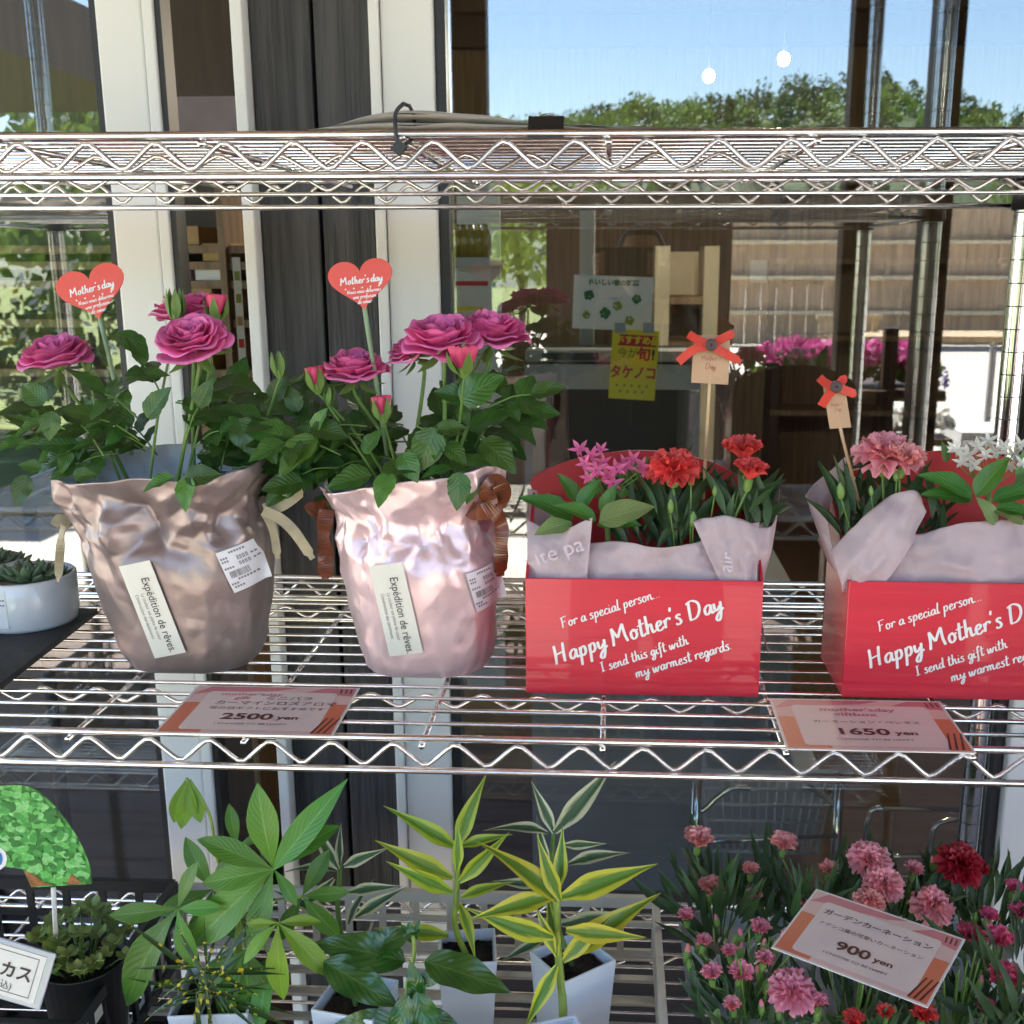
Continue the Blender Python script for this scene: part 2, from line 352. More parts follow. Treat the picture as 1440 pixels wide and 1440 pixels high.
part('body', M_['wooddark'], -.41, .72, -4.8, -4.15, 0, 1.71, ko); part('roof', M_['wood'], -.55, .86, -4.95, -4.0, 1.721, 1.80, ko)
part('counter', M_['wood'], -.40, .71, -4.095, -3.9, .86, .90, ko)
def table(name, label, x, y, w, d, h, m):
    t = thing(name, label, 'table', (x, y, 0)); part('top', m, x-w/2, x+w/2, y-d/2, y+d/2, h-.035, h, t, bev=.004)
    for sx in (-1, 1):
        for sy in (-1, 1): part('leg', M_['grey'], x+sx*(w/2-.05)-.018, x+sx*(w/2-.05)+.018, y+sy*(d/2-.05)-.018, y+sy*(d/2-.05)+.018, 0, h-.036, t)
table('table', 'pale wooden table mirrored before the plank fence', 2.05, -4.4, 1.1, .6, 1.0, M_['woodlight'])
table('table', 'orange wooden table mirrored beside the right rack pole', 2.75, -3.3, .9, .6, .82, M_['woodlight'])
table('table', 'low brown bench table mirrored behind the right gift box', 2.25, -2.3, .8, .5, .58, M_['wood'])
ch = thing('chair', 'pale bamboo chair mirrored above the pink flowers', 'chair', (1.6, -4.6, 0))
part('seat', M_['woodlight'], 1.35, 1.78, -5.0, -4.6, .62, .66, ch)
for k in range(9): part('slat', M_['cream'], 1.37+k*.044, 1.405+k*.044, -4.585, -4.565, .86, 1.08, ch)
part('back_rail', M_['cream'], 1.35, 1.78, -4.59, -4.56, 1.081, 1.11, ch); part('back_rail', M_['cream'], 1.35, 1.78, -4.59, -4.56, .83, .859, ch)
for x in (1.35, 1.75):
    for y in (-5.0, -4.63): part('leg', M_['woodlight'], x, x+.03, y, y+.03, 0, .619, ch)
fs = thing('flower_stand', 'dark maroon flower stand topped with pink petunias, mirrored in glass', 'flower stand', (.95, -1.6, 0))
part('cabinet', M_['maroon'], .62, 1.06, -1.9, -1.45, 0, .93, fs, bev=.01)
part('ledge', M_['wooddark'], .58, 1.30, -1.95, -1.42, .931, .96, fs)
part('post', M_['wooddark'], 1.06, 1.11, -1.5, -1.45, 0, 1.2, fs)
M_['pinkfl'] = mat('petunia', (.60, .05, .30), .55, trl=.25, col2=(.72, .28, .50), vs=14); M_['lav'] = mat('lavender', (.16, .14, .42), .6, trl=.2, var=.3)
mb = MB(); mg = MB()
for k in range(8): clump(mb, (.66+k*.085, -1.62-.06*(k % 2), 1.085), .085, 110, .024, .7, k); clump(mg, (.66+k*.085, -1.65, 1.02), .08, 60, .03, .5, k+50)
stuff(mb.build('petunia_blossom', M_['pinkfl'], fs, smooth=False)); stuff(mg.build('petunia_leaves', M_['foliage'], fs, smooth=False))
ps = thing('plant_shelf', 'tiered shelf of lavender and white flowers mirrored in glass', 'plant shelf', (1.35, -2.1, 0))
for z, y in ((.50, -1.95), (.68, -2.1), (.86, -2.25)): part('board', M_['wood'], 1.14, 1.52, y-.1, y+.1, z-.03, z, ps)
for x in (1.14, 1.48): part('side', M_['wood'], x, x+.03, -2.36, -1.84, 0, .469, ps)
for z, y, m in ((.57, -1.95, 'foliage'), (.75, -2.1, 'whitefl'), (.93, -2.25, 'lav')):
    mb = MB()
    for k in range(5): clump(mb, (1.18+k*.075, y, z), .075, 110, .016, .8, k+int(z*100))
    stuff(mb.build('flowers', M_[m], ps, smooth=False))
wb = thing('storage_cabinet', 'white louvred cabinet mirrored beside the rack pole', 'cabinet', (2.0, -2.6, 0))
part('body', M_['offwhite'], 1.75, 2.45, -3.0, -2.62, 0, .62, wb)
for k in range(6): part('louvre', M_['paper'], 1.76+k*.115, 1.86+k*.115, -2.615, -2.59, .04, .58, wb)

# ---------------------------------------------------------------- photographer, seen only in the glass
def person():
    t = thing('person', 'person in dark jacket holding up a phone, mirrored in the glass', 'person', (.08, -.42, 0))
    V = [((.08, -.45, .83), .13, -1), ((.08, -.45, 1.0), .125, 0), ((.08, -.44, 1.20), .17, 1), ((.08, -.43, 1.31), .10, 2), ((.08, -.41, 1.34), .05, 3),
         ((-.09, -.43, 1.27), .07, 2), ((-.11, -.33, 1.10), .055, 5), ((-.075, -.13, 1.37), .035, 6), ((-.05, -.05, 1.43), .028, 7),
         ((.25, -.43, 1.27), .07, 2), ((.26, -.33, 1.10), .055, 9), ((.16, -.13, 1.37), .035, 10), ((.115, -.05, 1.43), .028, 11),
         ((-.01, -.45, .78), .10, 0), ((-.02, -.44, .45), .07, 13), ((-.02, -.47, .08), .05, 14), ((-.02, -.36, .04), .04, 15),
         ((.17, -.45, .78), .10, 0), ((.18, -.44, .45), .07, 17), ((.18, -.47, .08), .05, 18), ((.18, -.36, .04), .04, 19)]
    me = bpy.data.meshes.new('body'); me.from_pydata([v[0] for v in V], [(i, v[2]) for i, v in enumerate(V) if v[2] >= 0], [])
    o = obj('body', me, t); me.materials.append(mat('dark_jacket', (.018, .017, .02), .8, var=.2, vs=20))
    sk = o.modifiers.new('skin', 'SKIN'); o.modifiers.new('sub', 'SUBSURF').levels = 2; o.modifiers['sub'].render_levels = 2
    me.update()
    if not me.skin_vertices: me.attributes  # layer made by the modifier
    lay = me.skin_vertices[0] if me.skin_vertices else None
    if lay:
        for i, v in enumerate(V): lay.data[i].radius = (v[1], v[1]*.8 if i < 4 else v[1]); lay.data[i].use_root = (i == 0)
    sknm = mat('skin', (.45, .27, .19), .55, var=.08, vs=30); hair = mat('hair', (.012, .01, .009), .5, bump=.4, bs=200, stretch=(4, 4, .4))
    def headfn(a, b):
        th = 2*math.pi*a; ph = math.pi*b; x = math.sin(ph)*math.cos(th); y = math.sin(ph)*math.sin(th); z = -math.cos(ph)
        k = 1-.18*max(0, -z)*(1-.5*max(0, y)); nose = .16*math.exp(-((x/.16)**2+((z+.12)/.22)**2))*(y > 0)
        eye = -.05*(math.exp(-(((x-.36)/.16)**2+((z-.08)/.12)**2))+math.exp(-(((x+.36)/.16)**2+((z-.08)/.12)**2)))*(y > 0)
        return (.08+x*.072*k, -.40+y*.088*k+(nose+eye)*.09, 1.445+z*.108)
    h = MB().grid(headfn, 32, 24, wrap=True).build('head', sknm, t)
    MB().grid(lambda a, b: tuple(Vector(headfn(a, .52+.48*b))*1 + (Vector(headfn(a, .52+.48*b))-Vector((.08, -.40, 1.445)))*(.09 if math.sin(2*math.pi*a) < .45 or b > .55 else -.03)), 32, 12, wrap=True).build('hair', hair, t)
    for s, bx in ((1, -.05), (-1, .115)):
        for k in range(4): MB().tube(spline([(bx, -.05, 1.42+.014*k), (bx+s*.012, -.024, 1.425+.014*k), (bx+s*.026, -.020, 1.43+.014*k)], 4), [.0085]*8+[.006], 6).build('finger', sknm, t)
        MB().tube(spline([(bx, -.055, 1.43), (bx+s*.02, -.045, 1.415), (bx+s*.04, -.04, 1.42)], 4), .009, 6).build('thumb', sknm, t)
person()
ph = MB().box(-.045, .115, -.030, -.022, 1.412, 1.488).build('phone', M_['black'], smooth=False); tag(ph, 'black phone held up by the mirrored person', 'phone')

# ---------------------------------------------------------------- things inside the shop
def pbox(u0, v0, u1, v1, Y): a = PY(u0, v0, Y); b = PY(u1, v1, Y); return a.x, b.x, b.z, a.z
dc = thing('display_case', 'grey chilled display case of wrapped food behind the glass', 'display case', (.1, 2.8, 0))
x0, x1, z0, z1 = pbox(738, 492, 985, 510, 2.55)
part('top', M_['grey'], x0, x1, 2.55, 2.64, z0, z1, dc, bev=.005); part('front_band', M_['grey'], x0, x1, 2.53, 2.549, z0-.06, z0-.004, dc)
part('base', M_['grey'], x0+.03, x1+.2, 2.3, 3.1, .03, .76, dc); part('back', M_['black'], x0, x1, 3.05, 3.1, .761, z0-.001, dc)
for x in (x0, x1-.02): part('side', M_['grey'], x, x+.02, 2.52, 3.05, .761, z0-.065, dc)
part('control', M_['black'], x0+.04, x0+.17, 2.545, 2.5495, z0+.005, z1-.006, dc)
M_['film'] = mat('wrapped_bread', (.42, .26, .13), .25, col2=(.16, .09, .06), vs=25, coat=.6, bump=.5, bs=40)
for i in range(11):
    c = (x0+.1+.075*(i % 6)*1.05, 2.40+.14*(i//6), .80+.05*(i//6)); rr = random.Random(i); sh = rr.uniform(.7, 1.3)
    o = MB().grid(lambda a, b: (c[0]+.042*sh*math.copysign(abs(math.cos(6.283*a))**.5, math.cos(6.283*a))*math.sin(math.pi*b)**.35*(1+.35*noise.noise((a*5, b*5, i))), c[1]+.03*math.sin(6.283*a)*math.sin(math.pi*b)**.6, c[2]+.012-.045*math.cos(math.pi*b)+.012*noise.noise((a*6, b*4, i+9))), 14, 8, wrap=True).build('wrapped_food', M_['film'])
    tag(o, 'brown food pack wrapped in clear film inside the display case', 'food pack', 'food packs in the display case')
def sheet(name, u0, v0, u1, v1, Y, m, label, cat, th=.002, rot=0):
    x0, x1, z0, z1 = pbox(u0, v0, u1, v1, Y); c = Vector(((x0+x1)/2, Y, (z0+z1)/2)); t = thing(name, label, cat, c)
    Mx = Matrix.Translation(c) @ Matrix.Rotation(rot, 4, 'Y')
    MB().box(-(x1-x0)/2, (x1-x0)/2, 0, th, -(z1-z0)/2, (z1-z0)/2, M=Mx).build('sheet', m, t, smooth=False)
    return t, Mx, x1-x0, z1-z0

# ---------------------------------------------------------------- lettering
def text_mesh(s, size, bold=0, sx=1, align='CENTER', lh=1):
    c = bpy.data.curves.new('t', 'FONT'); c.body = s; c.size = size; c.offset = bold; c.align_x = align; c.align_y = 'CENTER'; c.space_line = lh; c.resolution_u = 3
    o = bpy.data.objects.new('t', c); me = bpy.data.meshes.new_from_object(o)
    V = [(v.co.x*sx, v.co.y) for v in me.vertices]; Fc = [tuple(p.vertices) for p in me.polygons]
    bpy.data.objects.remove(o); bpy.data.curves.remove(c); bpy.data.meshes.remove(me)
    return V, Fc
def put_text(s, size, M, m, parent, bold=0, sx=1, align='CENTER', fn=None, name='lettering', pos=(0, 0), rot=0, lh=1):
    V, Fc = text_mesh(s, size, bold, sx, align, lh)
    if not V: return None
    ca, sa = math.cos(rot), math.sin(rot); mb = MB()
    W = [(pos[0]+x*ca-y*sa, pos[1]+x*sa+y*ca) for x, y in V]
    mb.add([fn(x, y) if fn else M @ Vector((x, -.0006, y)) for x, y in W], Fc)
    return mb.build(name, m, parent, smooth=False)
# brush handwriting: strokes per glyph, x-height .5, ascender 1
G = {
 'a': (.52, ['.42,.44 .28,.50 .10,.34 .08,.10 .20,.02 .36,.22 .43,.46 .40,.16 .44,.03 .54,.10']),
 'c': (.42, ['.38,.40 .28,.50 .10,.34 .08,.10 .22,.0 .40,.12']),
 'd': (.56, ['.40,.42 .26,.50 .09,.32 .09,.08 .22,.02 .38,.25 .50,1.0 .42,.30 .44,.03 .56,.10']),
 'e': (.44, ['.06,.22 .28,.30 .34,.44 .22,.50 .08,.32 .10,.06 .24,.0 .44,.14']),
 'f': (.40, ['.44,.88 .34,1.0 .24,.80 .20,.20 .14,-.36 .04,-.30', '.02,.46 .38,.52']),
 'g': (.50, ['.40,.44 .26,.50 .10,.34 .10,.10 .22,.04 .38,.26 .42,.46 .38,-.10 .24,-.42 .06,-.34 .22,-.10 .50,.10']),
 'h': (.54, ['.16,1.0 .12,.50 .08,.0', '.10,.26 .22,.46 .34,.46 .34,.20 .38,.02 .54,.10']),
 'i': (.26, ['.12,.48 .08,.14 .14,.02 .28,.10', '.15,.68 .16,.72']),
 'l': (.28, ['.24,1.0 .12,.40 .12,.06 .18,.02 .30,.10']),
 'm': (.78, ['.06,.48 .08,.24 .06,.02', '.08,.30 .20,.48 .30,.44 .30,.02', '.31,.30 .44,.48 .54,.44 .54,.16 .60,.02 .78,.12']),
 'n': (.54, ['.08,.48 .09,.24 .06,.02', '.09,.28 .22,.48 .34,.46 .34,.18 .40,.02 .56,.10']),
 'o': (.48, ['.26,.50 .10,.38 .08,.12 .20,.0 .36,.14 .36,.38 .24,.50 .30,.42 .50,.44']),
 'p': (.52, ['.14,.50 .10,.0 .02,-.48', '.10,.20 .22,.46 .38,.46 .40,.20 .26,.02 .12,.10']),
 'r': (.40, ['.08,.48 .10,.24 .06,.02', '.10,.26 .20,.46 .32,.50 .42,.40']),
 's': (.40, ['.36,.46 .22,.52 .12,.40 .26,.26 .30,.10 .16,.0 .02,.08']),
 't': (.38, ['.22,.92 .16,.40 .14,.06 .22,.0 .38,.10', '.0,.58 .40,.66']),
 'u': (.54, ['.08,.48 .06,.14 .16,.02 .32,.20 .38,.48 .36,.12 .42,.02 .56,.10']),
 'v': (.46, ['.06,.48 .14,.04 .22,.04 .36,.40 .46,.46']),
 'w': (.70, ['.06,.48 .08,.06 .18,.04 .32,.42 .34,.06 .44,.04 .58,.40 .70,.46']),
 'y': (.52, ['.08,.48 .08,.16 .18,.08 .36,.30', '.44,.50 .34,-.10 .18,-.46 .04,-.36 .20,-.10 .54,.12']),
 'F': (.62, ['.14,.94 .12,.40 .06,.0', '.02,.90 .30,.96 .58,.98', '.12,.50 .44,.56']),
 'H': (.80, ['.16,1.0 .12,.45 .04,-.02', '.66,1.04 .56,.45 .52,.0', '.10,.48 .40,.54 .62,.56']),
 'M': (.98, ['.12,.92 .10,.4 .02,-.04', '.12,.92 .24,.60 .36,.34', '.36,.34 .56,.72 .74,1.0', '.74,1.0 .74,.40 .82,.0']),
 'D': (.84, ['.20,.98 .14,.45 .10,.0', '.04,.88 .36,1.0 .66,.80 .66,.40 .42,.06 .06,.0']),
 'I': (.50, ['.26,.94 .22,.45 .20,.04', '.08,.92 .44,.96', '.02,.02 .40,.06']),
 'N': (.76, ['.08,.0 .12,.9', '.12,.9 .30,.45 .50,.04', '.50,.04 .58,.95']),
 "'": (.22, ['.14,1.02 .08,.80']), '.': (.22, ['.08,.02 .12,.05']), ' ': (.30, []),
 'é': (.44, ['.06,.22 .28,.30 .34,.44 .22,.50 .08,.32 .10,.06 .24,.0 .44,.14', '.20,.62 .32,.78']),
}
def script(s, size, org, ang, fn, m, parent, pen=.075, name='lettering', sp=1.0, spc=1.0):
    mb = MB(); x = 0; ca, sa = math.cos(ang), math.sin(ang); k = 0
    for ch in s:
        adv, st = G[ch]
        for sk in st:
            P = [Vector((float(q.split(',')[0]), float(q.split(',')[1]), 0)) for q in sk.split()]
            Q = spline(P, 5) if len(P) > 2 else [P[0].lerp(P[1], t/4) for t in range(5)]
            L = len(Q); vs = []
            for i, q in enumerate(Q):
                d = (Q[min(i+1, L-1)]-Q[max(i-1, 0)]); d = d.normalized() if d.length else Vector((1, 0, 0))
                wd = pen*(.55+.6*abs(d.y))*(1 if L > 6 else .9)*(.75 if i in (0, L-1) else 1)
                nn = Vector((-d.y, d.x, 0))*wd/2
                for e in (q+nn, q-nn):
                    X = (x+e.x+e.y*.06)*size; Y = e.y*size
                    vs.append(fn(org[0]+X*ca-Y*sa, org[1]+X*sa+Y*ca, (k % 7)*.00003+i*.000002))
            mb.add(vs, [(2*i, 2*i+1, 2*i+3, 2*i+2) for i in range(L-1)]); k += 1
        x += adv*sp*(spc if ch == ' ' else 1)
    return mb.build(name, m, parent, smooth=False), x*size
M_['red_ink'] = mat('red_ink', (.55, .03, .02), .6); M_['green_ink'] = mat('green_ink', (.03, .16, .05), .6); M_['yellow'] = mat('yellow_card', (.80, .68, .015), .55, var=.08, vs=12)
M_['olive_ink'] = mat('olive_print', (.28, .33, .06), .6); M_['blue_ink'] = mat('blue_print', (.03, .18, .45), .5)

def flat(Mx): return lambda x, y, dz=0: Mx @ Vector((x, -.0008-dz, y))
# vegetable poster, yellow notice, paper sheets
t, Mx, W, H = sheet('poster', 806, 388, 917, 464, 2.47, M_['paper'], 'white poster of green vegetable pictures behind the glass', 'poster', rot=R(2))
put_text('おいしい春の野菜', H*.12, Mx, M_['green_ink'], t, pos=(0, H*.37), bold=.0006)
vg = MB()
for i, (x, y, s) in enumerate([(-.3, .12, .06), (.05, -.05, .06), (.3, .1, .055), (-.32, -.25, .05), (-.1, -.2, .065), (.22, -.3, .06)]):
    for k in range(5):
        a = k*1.256+i; cx = x*W+.6*s*W*math.cos(a); cy = y*H+.6*s*W*math.sin(a); r = s*W*(.5+.2*math.sin(i*3+k))
        vg.add([Mx @ Vector((cx+r*math.cos(q*.785), -.0008-.00003*k, cy+r*math.sin(q*.785))) for q in range(8)], [tuple(range(8))], i % 2)
vg.build('vegetable_print', [M_['green_ink'], M_['olive_ink']], t, smooth=False)
t, Mx, W, H = sheet('notice', 859, 464, 923, 562, 2.44, M_['yellow'], 'yellow handwritten notice clipped over the display case', 'notice', rot=R(3))
MB().box(-W*.36, W*.46, -.0012, -.0004, H*.27, H*.43, M=Mx).build('red_banner', M_['red_ink'], t, smooth=False)
put_text('おすすめ品', H*.125, Mx @ Matrix.Translation((0, -.001, 0)), M_['yellow'], t, pos=(W*.05, H*.35), bold=.0008)
put_text('今が', H*.15, Mx, M_['ink'], t, pos=(-W*.15, H*.16)); put_text('旬', H*.2, Mx, M_['red_ink'], t, pos=(W*.2, H*.15), bold=.001); put_text('!', H*.2, Mx, M_['ink'], t, pos=(W*.4, H*.15), bold=.001)
put_text('タケノコ', H*.2, Mx, M_['red_ink'], t, pos=(0, -H*.12), bold=.0012, sx=.85)
for k in range(9): MB().box(-W*.36+k*W*.08, -W*.31+k*W*.08, -.0012, -.0004, -H*(.32+.09*(k % 2)), -H*(.28+.09*(k % 2)), M=Mx).build('small_writing', M_['olive_ink'], t, smooth=False)
MB().tube([PY(887, 562, 2.45), PY(886, 600, 2.45)], .003, 6).build('stem', M_['black'], t)
for u in (872, 912): MB().box(-.012, .012, -.006, .004, -.008, .014, M=Matrix.Translation(PY(u, 463, 2.44))).build('clip', M_['grey'], t, smooth=False)
t, Mx, W, H = sheet('paper_notice', 630, 376, 690, 440, 2.1, M_['paper'], 'white paper notice with red line under the bottle shelf', 'notice')
MB().box(-W*.42, W*.45, -.001, -.0003, H*.1, H*.2, M=Mx).build('red_line', M_['red_ink'], t, smooth=False)
MB().box(-W*.42, W*.3, -.001, -.0003, -H*.45, -H*.36, M=Mx).build('yellow_line', M_['yellow'], t, smooth=False)
t, Mx, W, H = sheet('hanging_sheet', 1056, 366, 1078, 397, 2.6, M_['paper'], 'small white sheet hanging behind the large pane', 'notice')
bs = thing('bottle_shelf', 'white shelf with row of yellow bottles behind the glass', 'shelf', (-.2, 2.1, 1.4))
x0, x1, z0, z1 = pbox(628, 362, 692, 374, 2.1); part('board', M_['offwhite'], x0, x1, 2.06, 2.25, z0, z1, bs)
part('back', M_['offwhite'], x0, x1, 2.251, 2.27, z0-.9, z1+.25, bs)
for i, u in enumerate((643, 653, 663, 673, 683)):
    p = PY(u, 362, 2.12); o = MB().lathe([(0, 0), (.011, 0), (.011, .04), (.005, .052), (.005, .06), (0, .06)], (p.x, 2.12, z1), 10).build('bottle', mat('oil_bottle', (.35, .28, .03), .15, coat=1) if i == 0 else bpy.data.materials['oil_bottle'])
    tag(o, 'small yellow bottle on the white shelf behind the glass', 'bottle', 'bottles on the white shelf')
part('pillar', M_['offwhite'], PY(815, 340, 3.2).x, PY(836, 340, 3.2).x, 3.2, 3.26, .03, PY(825, 296, 3.2).z)
fr = thing('shelf_frame', 'cream wooden shelf frame standing deep in the shop', 'shelf', (.5, 4.6, 0))
x0, x1, z0, z1 = pbox(922, 346, 1008, 480, 4.6)
for a, b in ((x0, x0+.06), (x1-.06, x1)): part('upright', M_['cream'], a, b, 4.6, 4.9, .03, z1, fr)
part('back', M_['cream'], x0+.061, x1-.061, 4.87, 4.9, .03, z1-.02, fr)
for k in range(4): part('shelf_board', M_['wood'], x0+.061, x1-.061, 4.58, 4.869, z1-.03-k*.18-.2, z1-k*.18-.2, fr)
ss = thing('wall_shelves', 'brown wooden wall shelves along the back of the shop', 'shelf', (2, 6.4, 0))
for k in range(4): part('shelf_board', M_['wood'], .9, 4.3, 6.3, 6.59, .6+k*.42, .63+k*.42, ss)
for k in range(6): part('upright', M_['wooddark'], .9+k*.66, .95+k*.66, 6.32, 6.6, .03, 2.3, ss)
# narrow doorway: brown shelving with paper boxes
ds = thing('doorway_shelf', 'brown shelf of paper boxes seen through the narrow doorway', 'shelf', (-.75, 2.3, 0))
for v in (345, 368, 395, 450, 520, 600, 700): z = PY(280, v, 2.3).z; part('shelf_board', M_['wood'], -1.6, -.62, 2.3, 2.6, z-.016, z, ds)
part('back', M_['wooddark'], -1.6, -.62, 2.601, 2.63, .03, 2.6, ds); part('upright', M_['wood'], PY(322, 500, 2.3).x, PY(331, 500, 2.3).x, 2.28, 2.6, .03, 1.6, ds)
kb = mat('kraft_box', (.42, .25, .10), .6, col2=(.55, .36, .12), vs=14); pb = mat('pink_box', (.62, .45, .45), .6, var=.1)
for i, (u0, v0, u1, v1, m) in enumerate([(249, 318, 280, 344, kb), (284, 342, 326, 367, kb), (252, 372, 268, 394, pb), (274, 374, 316, 394, M_['paper']), (250, 405, 300, 449, kb), (300, 428, 326, 449, kb), (252, 480, 300, 519, kb), (262, 560, 320, 599, kb)]):
    x0, x1, z0, z1 = pbox(u0, v0, u1, v1, 2.31); o = MB().box(x0, x1, 2.31, 2.5, z0, z1).build('paper_box', m, smooth=False)
    tag(o, 'small %s box on the doorway shelf' % ('pink' if m is pb else 'white' if m is M_['paper'] else 'brown printed'), 'box', 'boxes on the doorway shelf')
t, Mx, W, H = sheet('fabric_banner', 228, 136, 345, 186, 2.0, mat('lilac_fabric', (.42, .34, .38), .8, var=.1), 'lilac fabric banner hanging in the narrow doorway', 'banner')
t, Mx, W, H = sheet('product_poster', 326, 362, 347, 520, 1.75, M_['paper'], 'tall white poster strip at the narrow doorway', 'poster')
for k in range(4): MB().box(-W*.3, W*.4, -.001, -.0003, H*(.3-.2*k), H*(.38-.2*k), M=Mx).build('print', [M_['olive_ink'], M_['olive_ink'], kb, M_['red_ink']][k], t, smooth=False)
M_['cord'] = mat('black_cord', (.002, .002, .002), .9, spec=0)
# pendant lamps that burn in the shop
for u, v, Y in ((997, 107, 3.4), (1102, 83, 3.2)):
    p = PY(u, v, Y); t = thing('pendant_lamp', 'lit round pendant lamp inside the shop', 'lamp', p, 'pendant lamps in the shop')
    MB().lathe([(.001, -.017), (.011, -.012), (.015, 0), (.011, .012), (.001, .017)], p, 16).build('bulb', mat('lamp_glow', (1, .9, .75), .4, emit=(1, .86, .65, 320)), t)
    MB().tube([p+Vector((0, 0, .016)), (p.x, p.y, ZT-.02)], .0009, 6).build('cord', M_['cord'], t)
# shopping cart with white basket behind the glass
ct = thing('shopping_cart', 'steel shopping cart carrying a white basket behind the glass', 'shopping cart', (.45, 2.2, 0))
x0, x1, z0, z1 = pbox(985, 1098, 1168, 1200, 2.1)
M_['basket'] = mat('basket_white', (.60, .62, .64), .45)
zb = z0; zt = z1+.03
def bw(a, b): return [Vector((x0+.03*(1-b)+(x1-x0-.06*(1-b))*a, 2.1-.02*b, zb+(zt-zb)*b))]
for k in range(15):
    a = k/14; MB().tube([bw(a, 0)[0], bw(a, 1)[0]], .0035, 6).build('basket_bar', M_['basket'], ct)
for b in (0, .2, .4, .6, .8, 1): MB().tube([bw(0, b)[0], bw(1, b)[0]], .0045 if b < 1 else .009, 6).build('basket_rib', M_['basket'], ct)
part('basket_inside', M_['basket'], x0+.02, x1-.02, 2.14, 2.45, zb, zt-.03, ct)
MB().tube(spline([PY(975, 1110, 2.0), PY(985, 1140, 2.0), PY(1010, 1120, 2.0), PY(1030, 1108, 2.0), PY(1055, 1108, 2.0)]), .006, 8).build('handle', M_['pole'], ct)
MB().tube(spline([PY(1128, 1106, 2.0), PY(1140, 1108, 2.0), PY(1165, 1125, 2.0), PY(1182, 1140, 2.0)]), .006, 8).build('handle', M_['pole'], ct)
for u in (980, 1180): MB().tube([PY(u, 1090, 2.0), PY(u-4, 1200, 2.0), PY(u-6, 1420, 2.02)], .011, 8).build('upright', M_['pole'], ct)
MB().tube([PY(995, 1184, 1.99), PY(1178, 1175, 1.99)], .004, 8).build('cross_bar', M_['pole'], ct)
for q in ([(1215, 1190), (1222, 1150), (1245, 1136), (1390, 1142)], [(1312, 1230), (1310, 1180), (1325, 1156), (1390, 1148)], [(1250, 1204), (1385, 1203)], [(1258, 1231), (1330, 1234)]):
    MB().tube(spline([PY(u, v, 1.85) for u, v in q]), .005, 8).build('frame_tube', M_['pole'], ct)

# ================================================================ WIRE RACK
M_['groove'] = mat('groove', (.10, .10, .10), .4, 1)
rack = thing('wire_rack', 'chrome wire shelving rack with three open wire shelves', 'rack', (-.28, 1.07, 0))
FY, BY, XL, XR = .835, 1.300, -1.05, .455
SH = {'top': 1.540, 'mid': 1.069, 'low': .628}; TH = .0288
def wave(y, z0, z1, r, pitch, ph, x0=XL, x1=XR, seg=10):
    pts = []; n = int((x1-x0)/pitch*seg)
    for i in range(n+1):
        x = x0+(x1-x0)*i/n; a = 2*math.pi*((x-ph)/pitch); c = math.cos(a); tri = 2/math.pi*math.asin(c*.985); q = .75*tri+.25*c
        pts.append((x, y, (z0+z1)/2+(z1-z0)/2*q/.97))
    return MB().tube(pts, r, 7)
WP = .0514
for key in ('top', 'mid', 'low'):
    z = SH[key]; zd = z
    # phase read from the photo: a crest of the front wave
    cu, cvv = {'top': (121.7, 200), 'mid': (39.7, 1030), 'low': (39.7, 1030)}[key]
    ph = PY(cu, cvv, FY).x
    shelf = MB().tube([(XL, FY, z), (XR, FY, z)], .0031, 10).build('shelf', M_['chrome'], rack)
    MB().tube([(XL, FY, z-TH), (XR, FY, z-TH)], .0031, 10).build('rail', M_['chrome'], shelf)
    wave(FY-.0005, z-TH+.0042, z-.0042, .0020, WP, ph).build('wave_wire', M_['chrome'], shelf)
    for y in (BY,):
        MB().tube([(XL, y, z), (XR, y, z)], .0031, 8).build('rail', M_['chrome'], shelf); MB().tube([(XL, y, z-TH), (XR, y, z-TH)], .0031, 8).build('rail', M_['chrome'], shelf)
        wave(y+.0005, z-TH+.0042, z-.0042, .0020, WP, ph).build('wave_wire', M_['chrome'], shelf)
    for y in (FY+.105, BY-.105):
        MB().tube([(XL, y, z-.0205), (XR, y, z-.0205)], .0024, 8).build('rail', M_['chrome'], shelf)
        wave(y, z-.0175, z-.004, .0018, WP, ph+.01).build('wave_wire', M_['chrome'], shelf)
    for x in (XL, XR):
        for zz in (z, z-TH): MB().tube([(x, FY, zz), (x, BY, zz)], .0031, 8).build('rail', M_['chrome'], shelf)
    me = MB().tube([(XL, 0, 0), (XR, 0, 0)], .0019, 7).mesh('deck_wire', M_['chrome'])
    n = 17
    for i in range(1, n): obj('deck_wire', me, shelf, Matrix.Translation((0, FY+(BY-FY)*i/n, zd+.0010)), local=True)
    me = MB().tube([(0, FY-.004, 0), (0, BY+.004, 0)], .0024, 7).mesh('cross_bar', M_['chrome'])
    xb = PY(96, 1020, FY).x
    for k in range(-4, 7):
        x = xb+k*.1485
        if XL < x < XR: obj('cross_bar', me, shelf, Matrix.Translation((x, 0, zd-.0060)), local=True)
for x in (XL, XR):
    for y in (FY+.012, BY-.012):
        pm = MB(); prof = [(.0125, .02), (.0125, 1.0), (.0125, 1.985)]
        for k in range(78):
            zz = .03+k*.0254
            if zz > 1.98: break
            pm.lathe([(.01262, zz-.0007), (.01262, zz+.0007)], (x, y, 0), 18, 1)
        pm.lathe(prof+[(.0125, 1.99), (.001, 1.992)], (x, y, 0), 18)
        po = pm.build('post', [M_['pole'], M_['groove']], rack)
        for z in SH.values(): MB().lathe([(.0135, -.034), (.0165, -.034), (.0150, .006), (.0135, .006)], (x, y, z), 18).build('collar', M_['black'], po)
        MB().lathe([(.001, 0), (.02, 0), (.02, .012), (.012, .02)], (x, y, .0), 16).build('foot', M_['black'], po)

